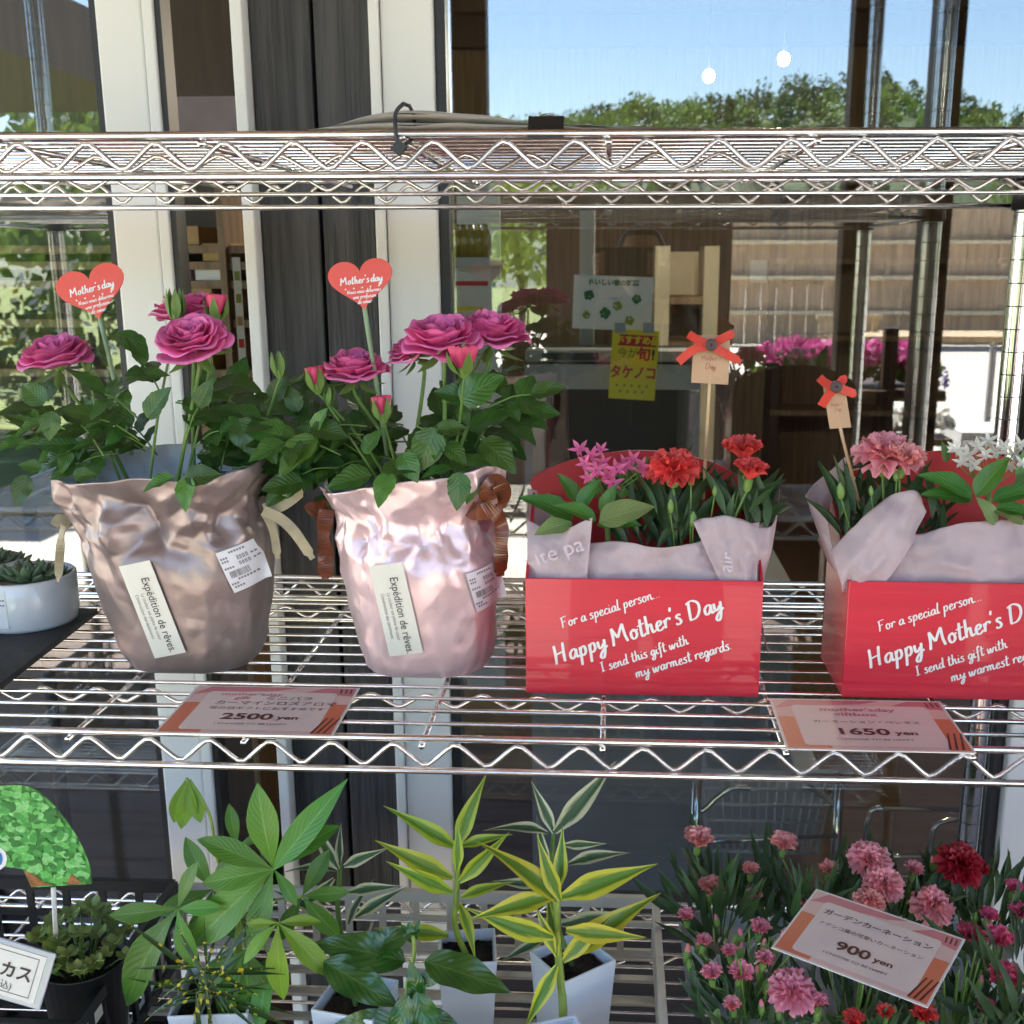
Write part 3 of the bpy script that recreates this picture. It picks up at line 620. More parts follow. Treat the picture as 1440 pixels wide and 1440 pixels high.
# ================================================================ LEAVES, PETALS, BLOOMS
def leaf_mesh(name, m, W=.5, shape='ovate', fold=.12, droop=.15, wavy=0, nu=4, nv=8, serr=0, seed=0):
    def wd(t):
        if shape == 'ovate': return W/2*max(0, math.sin(math.pi*t**.72))**.85*(1 if t < .999 else 0)
        if shape == 'lance': return W/2*max(0, math.sin(math.pi*t**.85))**1.1
        if shape == 'obov': return W/2*max(0, math.sin(math.pi*t**1.35))**.9
        if shape == 'strap': return W/2*(min(1, .35+2.2*t))*max(0, 1-t**2.6)**.9*(.55+.45*math.sin(math.pi*min(1, t*1.1+.1)))
        return W/2*(1-t)
    def fn(a, b):
        s = 2*a-1; t = b; w_ = max(wd(t), .004 if 0 < t < 1 else .002); x = s*w_*(1+serr*(1 if abs(s) > .9 and int(t*nv) % 2 else 0))
        return (x, t, abs(s)*fold*w_*2-droop*t*t+wavy*abs(s)*math.sin(t*14+seed+s)*w_)
    return MB().grid(fn, nu, nv, uv=True).mesh(name, m)
def hue(h): return h
LM = {}
LM['rose'] = leafmat('rose_leaf', (.042, .115, .016), (.09, .19, .04), .38, 8, .35, rnd=.35, veinamt=.4, coat=.15)
LM['rosey'] = leafmat('rose_leaf_young', (.075, .19, .022), (.12, .25, .06), .40, 8, .35, rnd=.25, veinamt=.35, coat=.15)
LM['pentas'] = leafmat('pentas_leaf', (.060, .20, .022), (.14, .32, .06), .42, 10, .4, rnd=.2, veinamt=.5, coat=.1)
LM['pale'] = leafmat('pale_leaf', (.22, .30, .10), (.32, .40, .16), .5, 9, .4, rnd=.1, veinamt=.4)
LM['carn'] = leafmat('carnation_leaf', (.035, .080, .022), (.06, .12, .04), .5, 0, 0, rnd=.3, veinamt=.25)
LM['pach'] = leafmat('pachira_leaf', (.085, .24, .020), (.19, .38, .07), .40, 11, .3, rnd=.22, veinamt=.45, trl=.25, coat=.12)
LM['pachy'] = leafmat('pachira_young', (.20, .36, .03), (.30, .46, .09), .40, 11, .3, rnd=.12, veinamt=.4, trl=.25, coat=.12)
LM['lime'] = leafmat('lime_dracaena', (.11, .24, .018), (.20, .32, .03), .38, 0, 0, edge=(.42, .50, .035), edge_at=.45, rnd=.12, veinamt=.2, trl=.2)
LM['yel'] = leafmat('yellow_dracaena', (.10, .22, .020), (.20, .32, .03), .38, 0, 0, edge=(.62, .58, .05), edge_at=.48, rnd=.1, veinamt=.2, trl=.2)
LM['whi'] = leafmat('white_dracaena', (.045, .11, .04), (.08, .15, .06), .4, 0, 0, edge=(.62, .62, .38), edge_at=.52, rnd=.15, veinamt=.2)
LM['coffee'] = leafmat('coffee_leaf', (.030, .115, .014), (.08, .20, .03), .2, 8, .35, rnd=.2, veinamt=.4, coat=.5)
LM['croton'] = leafmat('croton_leaf', (.030, .075, .015), (.05, .1, .02), .35, 0, 0, rnd=.25, blotch=(.60, .48, .02), veinamt=.1)
LM['sedum'] = leafmat('sedum_leaf', (.26, .36, .11), (.34, .42, .17), .55, 0, 0, rnd=.3, veinamt=.1)
LS = {'rose': [leaf_mesh('rose_leaflet', LM['rose'], .58+.06*i, 'ovate', .18-.05*i, .10+.12*i, .1, 6, 12, .07, i) for i in range(3)],
      'rosey': [leaf_mesh('rose_leaflet_y', LM['rosey'], .55, 'ovate', .25, .12, .1, 6, 12, .07)],
      'pentas': [leaf_mesh('pentas_leaf', LM['pentas'], .45+.05*i, 'ovate', .22, .22, .06, 6, 12, 0, i) for i in range(2)],
      'pale': [leaf_mesh('pale_leaf', LM['pale'], .6, 'ovate', .1, .25, .06, 6, 10)],
      'carn': [leaf_mesh('carnation_leaf', LM['carn'], .12+.02*i, 'lance', .3, .08+.25*i, 0, 2, 7) for i in range(3)],
      'pach': [leaf_mesh('pachira_leaf', LM['pach'], .31+.05*i, 'obov', .12, .16+.12*i, .05, 6, 12, 0, i) for i in range(2)],
      'pachn': [leaf_mesh('pachira_leaf_narrow', LM['pach'], .24, 'lance', .15, .08, .04, 6, 12)],
      'pachy': [leaf_mesh('pachira_leaf_young', LM['pachy'], .30, 'obov', .2, .25, .04, 6, 12)],
      'lime': [leaf_mesh('dracaena_leaf', LM['lime'], .23, 'strap', .25, .25+.35*i, .05, 6, 12, 0, i) for i in range(2)],
      'yel': [leaf_mesh('dracaena_leaf_y', LM['yel'], .245, 'strap', .22, .18+.3*i, .06, 6, 12, 0, i) for i in range(2)],
      'whi': [leaf_mesh('dracaena_leaf_w', LM['whi'], .22, 'strap', .25, .2+.4*i, .05, 6, 12, 0, i) for i in range(2)],
      'coffee': [leaf_mesh('coffee_leaf', LM['coffee'], .42, 'ovate', .1, .15+.1*i, .22, 6, 16, 0, i) for i in range(2)],
      'croton': [leaf_mesh('croton_leaf', LM['croton'], .06, 'lance', .2, .1+.2*i, 0, 2, 8) for i in range(3)],
      'sedum': [leaf_mesh('sedum_leaf', LM['sedum'], .8, 'obov', -.15, -.1, 0, 4, 6)]}
RN = random.Random(11)
def pxl(parent, kind, u, v, Y, ang, length, tow=0, nrm=(-.5, .75), roll=0, mode='base', name='leaf', wide=1):
    """leaf whose base (or centre) shows at photo pixel (u, v) on depth Y; ang: direction in the picture; tow: lean towards the camera"""
    p = PY(u, v, Y); dep = (p-CAM).dot(FW); L = length/F*dep; a = R(ang)
    d = (RT*math.cos(a)+UP*math.sin(a)-FW*tow).normalized(); n = FW*nrm[0]+Vector((0, 0, 1))*nrm[1]
    if mode == 'mid': p = p-d*L/2
    ms = LS[kind]; M = frame(p, d, n, (L*wide, L, L), roll)
    return obj(name, ms[RN.randrange(len(ms))], parent, M)
def petal_mesh(name, m, L=1, W=.9, cup=.25, curl=.25, ruf=0, zig=0, shape='rose', nu=8, nv=8, seed=0):
    def fn(a, b):
        s = 2*a-1; t = b
        if shape == 'rose': w_ = W/2*(.22+.78*math.sin(math.pi*.5*min(1, t*1.25)))*(max(0, 1-max(0, (t-.72)/.30)**2.4))**.5
        elif shape == 'star': w_ = W/2*(.35+.65*math.sin(math.pi*t**.8))*(1-t**4)
        else: w_ = W/2*(.08+.92*t**1.25)
        top = L*(1-.12*s*s) if shape == 'fan' else L
        z = t*top+(zig*(1 if int(a*nu+.5) % 2 else -1)*(t > .99))
        x = s*w_; y = cup*(math.sin(t*math.pi*.6))*(1-s*s*.9)*.5-cup*.5*s*s*t + curl*max(0, t-.55)**2*2.2 + ruf*math.sin(s*9+seed*2)*t*t*.5
        return (x, y, z)
    return MB().grid(fn, nu, nv, uv=True).mesh(name, m)
def petalmat(name, c, c2, rough=.55, trl=.28):
    m = bpy.data.materials.new(name); m.use_nodes = True; n = m.node_tree; N = n.nodes; L = n.links; b = N['Principled BSDF']
    b.inputs['Roughness'].default_value = rough; b.inputs['Sheen Weight'].default_value = 0
    uv = N.new('ShaderNodeUVMap'); sp = N.new('ShaderNodeSeparateXYZ'); L.new(uv.outputs[0], sp.inputs[0])
    tc = N.new('ShaderNodeTexCoord'); nz = N.new('ShaderNodeTexNoise'); nz.inputs['Scale'].default_value = 3.5; nz.inputs['Detail'].default_value = 6
    mp = N.new('ShaderNodeMapping'); mp.inputs['Scale'].default_value = (5, 1, .6); L.new(tc.outputs['Object'], mp.inputs[0]); L.new(mp.outputs[0], nz.inputs[0])
    a = N.new('ShaderNodeMath'); a.operation = 'MULTIPLY_ADD'; a.inputs[1].default_value = .7; L.new(nz.outputs[0], a.inputs[0])
    q = N.new('ShaderNodeMath'); q.operation = 'MULTIPLY'; q.inputs[1].default_value = .45; L.new(sp.outputs[1], q.inputs[0]); L.new(q.outputs[0], a.inputs[2])
    mx = N.new('ShaderNodeMix'); mx.data_type = 'RGBA'; mx.inputs[6].default_value = (*c, 1); mx.inputs[7].default_value = (*c2, 1); L.new(a.outputs[0], mx.inputs[0])
    oi = N.new('ShaderNodeObjectInfo'); mr = N.new('ShaderNodeMapRange'); mr.inputs[3].default_value = .8; mr.inputs[4].default_value = 1.15; L.new(oi.outputs['Random'], mr.inputs[0])
    hs = N.new('ShaderNodeHueSaturation'); L.new(mx.outputs[2], hs.inputs['Color']); L.new(mr.outputs[0], hs.inputs['Value']); L.new(hs.outputs[0], b.inputs['Base Color'])
    tr = N.new('ShaderNodeBsdfTranslucent'); ms = N.new('ShaderNodeMixShader'); ms.inputs[0].default_value = trl
    L.new(hs.outputs[0], tr.inputs[0]); L.new(b.outputs[0], ms.inputs[1]); L.new(tr.outputs[0], ms.inputs[2]); L.new(ms.outputs[0], N['Material Output'].inputs[0]); return m
PM = {'rose': petalmat('rose_petal', (.80, .03, .27), (.94, .28, .58)), 'bud': petalmat('bud_petal', (.70, .03, .12), (.80, .10, .22)),
      'red': petalmat('red_carnation', (.80, .03, .04), (.92, .14, .12)), 'pink': petalmat('pink_carnation', (.90, .24, .29), (.96, .48, .52)),
      'salmon': petalmat('salmon_carnation', (.90, .25, .26), (.96, .50, .46)), 'hot': petalmat('hot_carnation', (.78, .05, .20), (.90, .20, .36)), 'lil': petalmat('lilac_carnation', (.88, .20, .33), (.96, .44, .54)),
      'deep': petalmat('deep_red', (.30, .004, .012), (.45, .012, .03)), 'pentas': petalmat('pentas_pink', (.70, .05, .26), (.92, .30, .52)), 'white': petalmat('pentas_white', (.78, .78, .66), (.88, .88, .82))}
PS = {'rose': [petal_mesh('rose_petal', PM['rose'], 1, 1.25, .55, .42, .012, 0, 'rose', 10, 10, i) for i in range(3)],
      'bud': [petal_mesh('bud_petal', PM['bud'], 1, .95, .3, .08, 0, 0, 'rose', 6, 6)]}
for k in ('red', 'pink', 'salmon', 'hot', 'lil', 'deep'): PS[k] = [petal_mesh(k+'_petal', PM[k], 1, 1.3, .16, .30, .30, .045, 'fan', 14, 7, i) for i in range(3)]
for k in ('pentas', 'white'): PS[k] = [petal_mesh(k+'_petal', PM[k], 1, .42, .08, -.1, 0, 0, 'star', 4, 6)]
M_['stem'] = mat('green_stem', (.11, .21, .035), .5, var=.25, vs=40); M_['sepal'] = mat('sepal', (.14, .25, .05), .5, var=.25, vs=60, trl=.15); M_['calyx'] = mat('calyx', (.16, .28, .06), .5, var=.2, vs=80)
M_['soil'] = mat('potting_soil', (.022, .015, .011), .95, var=.6, vs=150, bump=1, bs=220, bdist=.004)
RP = [(6, 44, [(.08, -.20), (.45, -.18), (.80, -.05), (1.0, .02), (1.05, -.07)]), (6, 44, [(.08, -.18), (.42, -.12), (.72, .08), (.90, .18), (.97, .13)]), (6, 46, [(.08, -.15), (.38, -.05), (.62, .20), (.76, .32), (.83, .31)]), (6, 48, [(.07, -.10), (.33, 0), (.50, .26), (.59, .40), (.66, .42)]), (5, 52, [(.06, -.05), (.26, .05), (.39, .28), (.45, .42), (.50, .46)]), (5, 56, [(.05, 0), (.20, .08), (.29, .28), (.33, .41), (.36, .45)]), (4, 62, [(.04, 0), (.12, .12), (.19, .28), (.21, .39), (.23, .42)]), (3, 70, [(.02, 0), (.06, .14), (.10, .28), (.11, .39), (.12, .41)])]
RPM = []
for li, (cnt, dl, pf) in enumerate(RP):
    for var in range(2):
        Pp = spline([(a, b, 0) for a, b in pf], 4)
        def pfn(a, b, Pp=Pp, dl=dl, li=li, var=var):
            s = 2*a-1; lim = 1-.30*abs(s)**3-.05*(math.cos(s*5+var*2)+1)*b; t = b*lim; x = t*(len(Pp)-1); i = min(int(x), len(Pp)-2); p = Pp[i].lerp(Pp[i+1], x-i)
            w_ = min(1, .35+1.6*t); ang = R(dl)*s*w_; r = p.x*(1+.11*s+.05*math.sin(s*4+li+var)*t); z = p.y+.05*t*math.sin(s*5+li*2+var*3)
            return (r*math.sin(ang), r*math.cos(ang), z)
        RPM.append(MB().grid(pfn, 12, 10, uv=True).mesh('rose_petal', PM['rose']))
def rose_bloom(parent, pos, axis, R_, seed):
    rr = random.Random(seed); q = Vector(axis).normalized().to_track_quat('Z', 'Y').to_matrix().to_4x4()
    core = MB().lathe([(.001, -.42*R_), (.10*R_, -.38*R_), (.20*R_, -.22*R_), (.14*R_, -.05*R_), (.02*R_, .3*R_)], n=12).build('bloom', M_['calyx'], parent, M=Matrix.Translation(pos) @ q)
    for li, (cnt, dl, pf) in enumerate(RP):
        off = rr.uniform(0, 6.28)
        for k in range(cnt):
            s = R_*rr.uniform(.93, 1.07); obj('petal', RPM[li*2+rr.randrange(2)], core, Matrix.Rotation(off+2*math.pi*k/cnt+rr.uniform(-.15, .15), 4, 'Z') @ Matrix.Rotation(rr.uniform(-.09, .09), 4, 'X') @ Matrix.Diagonal((s, s, R_*rr.uniform(.9, 1.15), 1)), local=True)
    return core
def bloom(parent, pos, axis, R_, kind, layers, seed=0, name='bloom'):
    """layers: (count, tilt deg from axis, length, base radius, lift) in units of R_"""
    rr = random.Random(seed); ax = Vector(axis).normalized(); q = ax.to_track_quat('Z', 'Y').to_matrix().to_4x4(); M = Matrix.Translation(pos) @ q
    core = MB().lathe([(.001, -.38*R_), (.10*R_, -.34*R_), (.24*R_, -.12*R_), (.22*R_, .02*R_), (.05*R_, .10*R_)], n=12).build(name, M_['calyx'], parent, M=M)
    for n, tl, L, r0, lift in layers:
        off = rr.uniform(0, 6.28)
        for k in range(n):
            a = off+2*math.pi*k/n+rr.uniform(-.18, .18); t = R(tl+rr.uniform(-7, 7)); l = L*R_*rr.uniform(.9, 1.1)
            m = Matrix.Rotation(a, 4, 'Z') @ Matrix.Translation((0, r0*R_, lift*R_)) @ Matrix.Rotation(-t, 4, 'X') @ Matrix.Rotation(rr.uniform(-.15, .15), 4, 'Z') @ Matrix.Diagonal((l*rr.uniform(.95, 1.15), l, l, 1))
            obj('petal', PS[kind][rr.randrange(len(PS[kind]))], core, m, local=True)
    return core
ROSE = [(5, 78, .95, .12, -.10), (5, 60, .88, .14, -.08), (5, 42, .80, .18, -.06), (5, 24, .70, .20, -.02), (5, 8, .62, .20, .0), (5, -4, .54, .16, .02), (4, -8, .46, .10, .04), (3, -8, .40, .05, .06)]
CARN = [(5, 84, 1.0, .06, 0), (5, 66, .95, .06, .04), (5, 46, .88, .06, .06), (5, 26, .78, .05, .08), (4, 8, .66, .02, .1)]
CARNB = [(5, 26, 1.35, .10, -.05), (5, 16, 1.3, .08, 0), (4, 6, 1.2, .04, .05)]
def stem(parent, pts, r=.0016, name='stem', taper=.75, m='stem'):
    P = spline(pts, 6); n = len(P); return MB().tube(P, [r*(1-(1-taper)*i/(n-1)) for i in range(n)], 7).build(name, M_[m], parent)
def rosebud(parent, u, v, Y, lean, h, opening):
    p = PY(u, v, Y); d = (p-CAM).dot(FW); h = h/F*d; a = R(90+lean); ax = RT*math.cos(a)+Vector((0, 0, 1))*math.sin(a)
    M = Matrix.Translation(p-ax*h*.5) @ ax.to_track_quat('Z', 'Y').to_matrix().to_4x4()
    b = MB().lathe([(.001, -.08*h), (.11*h, -.04*h), (.19*h, .14*h), (.21*h, .3*h), (.16*h, .52*h), (.07*h, .74*h), (.001, .88*h)], n=12).build('bud', M_['bud' if 0 else 'calyx'], parent, M=M)
    if opening:
        for k in range(5): obj('petal', PS['bud'][0], b, Matrix.Rotation(k*1.257, 4, 'Z') @ Matrix.Translation((0, .13*h, .1*h)) @ Matrix.Rotation(-R(4+10*opening), 4, 'X') @ Matrix.Diagonal((h*.55, h*.7, h*.82*(1 if opening < 1 else .9), 1)), local=True)
    me = leafsep
    for k in range(5): obj('sepal', me, b, Matrix.Rotation(k*1.257+.4, 4, 'Z') @ Matrix.Translation((0, .17*h, .02*h)) @ Matrix.Rotation(R(90-(8+22*opening)), 4, 'X') @ Matrix.Diagonal((h*.9, h*(1.0-.2*opening), h, 1)), local=True)
    return p-ax*h*.55
leafsep = leaf_mesh('sepal', M_['sepal'], .34, 'lance', -.2, -.06, 0, 2, 6)
def rose_leaf(parent, u, v, Y, ang, L, kind='rose'):
    """compound leaf of five leaflets; (u, v) the stalk base, L whole length in pixels"""
    p = PY(u, v, Y); dep = (p-CAM).dot(FW); k = dep/F; a = R(ang); tw = RN.uniform(-.5, .6)
    d = (RT*math.cos(a)+UP*math.sin(a)-FW*tw).normalized(); e = p+d*L*.58*k+Vector((0, 0, -.004))
    mid = p.lerp(e, .6)+Vector((0, 0, .003)); stem(parent, [p, mid, e], .0009, 'leaf_stalk')
    n = (FW*RN.uniform(-.9, -.2)+Vector((RN.uniform(-.4, .4), 0, .8))); sd = d.cross(n).normalized()
    for q, sgn, sz in ((e, 0, .46), (p.lerp(e, .78), 1, .40), (p.lerp(e, .78), -1, .40), (p.lerp(e, .42), 1, .30), (p.lerp(e, .42), -1, .30)):
        dd = d if sgn == 0 else (d*.55+sd*sgn*.9).normalized()
        l = L*sz*k*RN.uniform(.85, 1.12); ms = LS[kind]
        obj('leaf', ms[RN.randrange(len(ms))], parent, frame(q, dd+Vector((0, 0, RN.uniform(-.25, .1))), n+Vector((RN.uniform(-.3, .3), RN.uniform(-.3, .3), 0)), l))

# ================================================================ FOIL GIFT BAGS WITH ROSES
M_['inner'] = mat('wrapper_lining', (.62, .68, .74), .55, var=.06, vs=30)
M_['foil_brown'] = mat('bronze_foil', (.33, .26, .245), .40, .62, var=.12, vs=12, bump=.06, bs=120, bdist=.001)
M_['foil_pink'] = mat('pink_foil', (.84, .62, .63), .38, .50, var=.08, vs=12, bump=.06, bs=120, bdist=.001)
M_['label'] = mat('cream_label', (.76, .73, .64), .5); M_['sticker'] = mat('white_sticker', (.78, .78, .80), .4); M_['faint'] = mat('grey_print', (.22, .20, .20), .6)
M_['gold_rib'] = mat('beige_organza', (.56, .47, .30), .4, trl=.3, var=.15, vs=60); M_['brown_rib'] = mat('brown_satin', (.20, .055, .022), .28, trl=.1, var=.2, vs=40, coat=.3)
def ribbon(parent, pts, w, m, side=None, name='ribbon', twist=.55):
    P = spline(pts, 10); mb = MB(); n = len(P); vs = []; w0 = w
    for i, p in enumerate(P):
        t = (P[min(i+1, n-1)]-P[max(i-1, 0)]).normalized(); s = Vector(side) if side else -FW.cross(t); tw = twist*math.sin(i*.33+w0*900); s = s*math.cos(tw)+FW*math.sin(tw); w = w0*(1 if i < n-3 else .55)
        s = (s-t*s.dot(t)).normalized(); q = t.cross(s)*.0004; vs += [p-s*w/2-q, p+s*w/2-q, p+s*w/2+q, p-s*w/2+q]
    fs = [(4*i+a, 4*i+(a+1) % 4, 4*i+4+(a+1) % 4, 4*i+4+a) for i in range(n-1) for a in range(4)]+[(0, 1, 2, 3), (4*n-4, 4*n-1, 4*n-2, 4*n-3)]
    mb.add(vs, fs); return mb.build(name, m, parent, smooth=False)
def sticker_print(tg, fn, W, H, m):     # barcode and illegible rows of small print
    mb = MB(); rr = random.Random(5)
    def q(x0, x1, y0, y1): mb.add([fn(x0, y0), fn(x1, y0), fn(x1, y1), fn(x0, y1)], [(0, 1, 2, 3)])
    x = -.36*W
    while x < .15*W:
        b = rr.choice((.006, .012, .02))*W; q(x, x+b, -.16*H, 0*H); x += b+rr.choice((.010, .016))*W
    for y, x0, n in ((.40, -.15, 6), (.30, -.44, 3), (.22, -.44, 3), (.06, -.44, 4), (-.24, -.2, 7), (-.32, -.44, 3), (-.40, -.40, 4)):
        for k in range(n): xx = (x0+k*.075)*W; q(xx, xx+.05*W, y*H, (y+.045)*H)
    for y, s in ((.20, .10), (.07, .085)):
        for k in range(4):
            xx = (.0+k*.075)*W; q(xx, xx+.018*W, y*H, (y+s)*H); q(xx+.032*W, xx+.05*W, y*H, (y+s)*H); q(xx+.018*W, xx+.032*W, (y+s*.8)*H, (y+s)*H)
        for k in range(2): xx = (.34+k*.07)*W; q(xx, xx+.05*W, (y+.02)*H, (y+.06)*H)
    mb.build('print', m, tg, smooth=False)
def tri(x, y, c, sd):                     # creased facets: random heights on a triangle lattice, joined by flat faces
    x /= c; y /= c; s = (x+y)*.36603; i, j = math.floor(x+s), math.floor(y+s); u, v = x+s-i, y+s-j
    def h(a, b): return noise.cell((a*1.7+sd*13.1+.5, b*2.3+sd*7.7+.5, sd+.5))*2-1
    if u > v: return h(i, j)*(1-u)+h(i+1, j)*(u-v)+h(i+1, j+1)*v
    return h(i, j)*(1-v)+h(i, j+1)*(v-u)+h(i+1, j+1)*u
def foil_bag(label, rows, topl, Yc, hd, neck, foil, lab, stick, seed, back_px, bend):
    cx = sum(r[1]+r[2] for r in rows)/len(rows)/2
    rows = sorted(((PY((l+r)/2, y, Yc-.03).z, PY(l, y, Yc-.01).x, PY(r, y, Yc-.01).x) for y, l, r in rows))
    zb = SH['mid']+.003; z0, z1 = rows[0][0], rows[-1][0]
    top = sorted((PY(u, v, Yc-hd*.8).x, PY(u, v, Yc-hd*.8).z) for u, v in topl)
    def lin(tab, x, c):
        if x <= tab[0][0]: return tab[0][c]
        for a, b in zip(tab, tab[1:]):
            if x <= b[0]: f = (x-a[0])/(b[0]-a[0]); f = f*f*(3-2*f)*.5+f*.5; return a[c]+(b[c]-a[c])*f
        return tab[-1][c]
    zback = PY(back_px[0], back_px[1], Yc+hd*.9).z; zn = PY(cx, neck, Yc-hd).z
    labs = []
    def base(th, z):
        l, r = lin(rows, z, 1), lin(rows, z, 2); xc, hw = (l+r)/2, (r-l)/2; e = 2/2.7
        c, s = math.cos(th), math.sin(th); D = hd*(.80+.35*(z-zb)/(z1-zb))
        return Vector((xc+hw*math.copysign(abs(c)**e, c), Yc+D*math.copysign(abs(s)**e, s), z))
    def front(x, z, off=0):
        l, r = lin(rows, z, 1), lin(rows, z, 2); xc, hw = (l+r)/2, (r-l)/2; D = hd*(.80+.35*(z-zb)/(z1-zb))
        return Vector((x, Yc-D*max(0.02, 1-abs((x-xc)/hw)**2.7)**(1/2.7)-off, z))
    def mask(p):
        m = 1
        for c, w_, h_, rot in labs:
            dx, dz = p.x-c[0], p.z-c[1]; ca, sa = math.cos(rot), math.sin(rot); a = abs(dx*ca+dz*sa)-w_/2; b = abs(-dx*sa+dz*ca)-h_/2; d = max(a, b); m = min(m, max(0, min(1, d/.012+.2)))
        return m if p.y < Yc else 1
    for L_ in (lab, stick):
        c = PY(L_[0], L_[1], Yc-hd); labs.append(((c.x, c.z), L_[2], L_[3], R(L_[4])))
    def surf(a, b, ins=0):
        th = 2*math.pi*a; pre = base(th, z1)
        ft = .5-.5*math.sin(th); zt = lin(top, pre.x, 1)*ft**.5+zback*(1-ft**.5) if ft < .999 else lin(top, pre.x, 1)
        z = zb+(zt-zb)*b; p = base(th, min(z, z1+.03)); n = (p-Vector((lin(rows, z, 1)/2+lin(rows, z, 2)/2, Yc, z))); n.z = 0; n.normalize()
        q = Vector((p.x*26, p.y*26, p.z*22))+Vector((seed, seed*2, 0)); dd, _ = noise.voronoi(q, distance_metric='DISTANCE'); q2 = q*2.3; d2, _ = noise.voronoi(q2)
        sx_ = th*hd*1.25; wx = .006*noise.noise(q*.5); wz = .006*noise.noise(q*.5+Vector((7, 3, 1)))
        cr = .0075*tri(sx_+wx, z+wz, .046, seed)+.0026*tri(sx_*1.1+wz, z*.9+wx, .021, seed+3)+.0011*tri(sx_, z, .0125, seed+5)
        up = math.exp(-((z-zn)/.030)**2)
        g = up*(.0022*math.sin(13*th+4*noise.noise(q*.4))-.0012)
        amp = (.15+.95*math.exp(-((z-zn-.004)/.030)**2)+.25*max(0, min(1, (z-zn-.02)/.03)))*mask(p)
        p = p+n*(cr*amp+g*mask(p))
        if b < .12: p = p-n*.004*(1-b/.12)**2
        return p-n*(ins*(1-b**20)+.001*b**20) if ins else p
    t = thing('gift_bag', label, 'gift bag', (sum(r[1]+r[2] for r in rows)/len(rows)/2, Yc, zb))
    W = 300; mb = MB().grid(lambda a, b: surf(a, b), W, 110, wrap=True)
    mb.grid(lambda a, b: surf(1-a, b, .0085), W, 110, 1, wrap=True)
    o2 = W*111; mb.f += [(110*W+i, 110*W+(i+1) % W, o2+110*W+(W-1-i) % W+0, o2+110*W+(W-i) % W) for i in range(W)]; mb.m += [0]*W
    mb.add([surf(i/40, 0)+Vector((0, 0, .0005)) for i in range(40)], [tuple(range(40))])
    mb.build('bag_body', [foil, M_['inner']], t)
    def lmap(L_, off):
        c = PY(L_[0], L_[1], Yc-hd); rot = R(L_[4]); ca, sa = math.cos(rot), math.sin(rot)
        return lambda x, y, dz=0: front(c.x+x*ca-y*sa, c.z+x*sa+y*ca, off+dz)
    f = lmap(lab, .0035); l = MB().grid(lambda a, b: f((a-.5)*lab[2], (b-.5)*lab[3]), 8, 20).build('paper_label', M_['label'], t)
    f2 = lmap(lab, .0041); f3 = lambda x, y, dz=0: f2(y, -x, dz)
    put_text('Expédition de rêves.', .0108, None, M_['ink'], l, fn=f3, pos=(.006, .0045), sx=.86)
    put_text('La couleur est pleine de coeur', .0048, None, M_['faint'], l, fn=f3, pos=(.006, -.0030), sx=.8); put_text('Construction des sentiments', .0048, None, M_['faint'], l, fn=f3, pos=(.005, -.0090), sx=.8)
    g = lmap(stick, .004); s = MB().grid(lambda a, b: g((a-.5)*stick[2], (b-.5)*stick[3]), 8, 10).build('price_sticker', M_['sticker'], t)
    g2 = lmap(stick, .0046); sticker_print(s, lambda x, y: g2(x, y), stick[2], stick[3], M_['faint'])
    return t, front
bagB, _ = foil_bag('bronze foil gift bag with cream label holding magenta roses', [(952, 186, 364), (900, 167, 371), (850, 150, 375), (800, 132, 378), (765, 118, 375), (740, 111, 370), (715, 99, 374), (690, 88, 381), (665, 80, 388)],
    [(80, 682), (140, 675), (200, 668), (245, 668), (300, 674), (340, 660), (388, 640)], 1.012, .070, 742, M_['foil_brown'], (213, 859, .031, .094, 13), (330, 806, .026, .042, 15), 1.0, (250, 626), 0)
bagP, _ = foil_bag('pale pink foil gift bag with cream label holding magenta roses', [(957, 520, 686), (940, 512, 694), (900, 502, 698), (850, 490, 701), (800, 479, 704), (760, 470, 706), (730, 463, 708), (700, 446, 712), (660, 440, 716)],
    [(440, 698), (520, 681), (590, 672), (640, 668), (690, 655), (716, 640)], 1.012, .068, 752, M_['foil_pink'], (556, 859, .032, .090, 9), (680, 836, .025, .040, 12), 4.0, (600, 640), 0)
# ribbons
for q, w_ in (([(372, 718, .99), (398, 708, .99), (426, 686, .99)], .013), ([(370, 718, .985), (392, 728, .985), (414, 748, .985), (440, 786, .985)], .010), ([(372, 720, .99), (384, 745, .992), (391, 786, .99)], .008)): ribbon(bagB, [PY(*p) for p in q], w_, M_['gold_rib'], twist=.2)
for q, w_ in (([(97, 735, 1.0), (88, 745, 1.0), (84, 780, 1.0), (82, 818, 1.0)], .008), ([(100, 735, 1.0), (84, 730, 1.0), (78, 740, 1.0)], .010)): ribbon(bagB, [PY(*p) for p in q], w_, M_['gold_rib'])
for q, w_ in (([(462, 716, 1.0), (445, 715, 1.0), (434, 722, 1.0)], .016), ([(460, 716, .995), (455, 750, .995), (458, 785, .995), (457, 815, .995)], .015), ([(660, 716, .955), (680, 720, .950), (706, 700, .955), (700, 678, .96), (686, 690, .955), (693, 716, .952)], .016), ([(695, 715, .955), (705, 740, .965), (705, 775, .97), (704, 810, .98)], .013)): ribbon(bagP, [PY(*p) for p in q], w_, M_['brown_rib'])
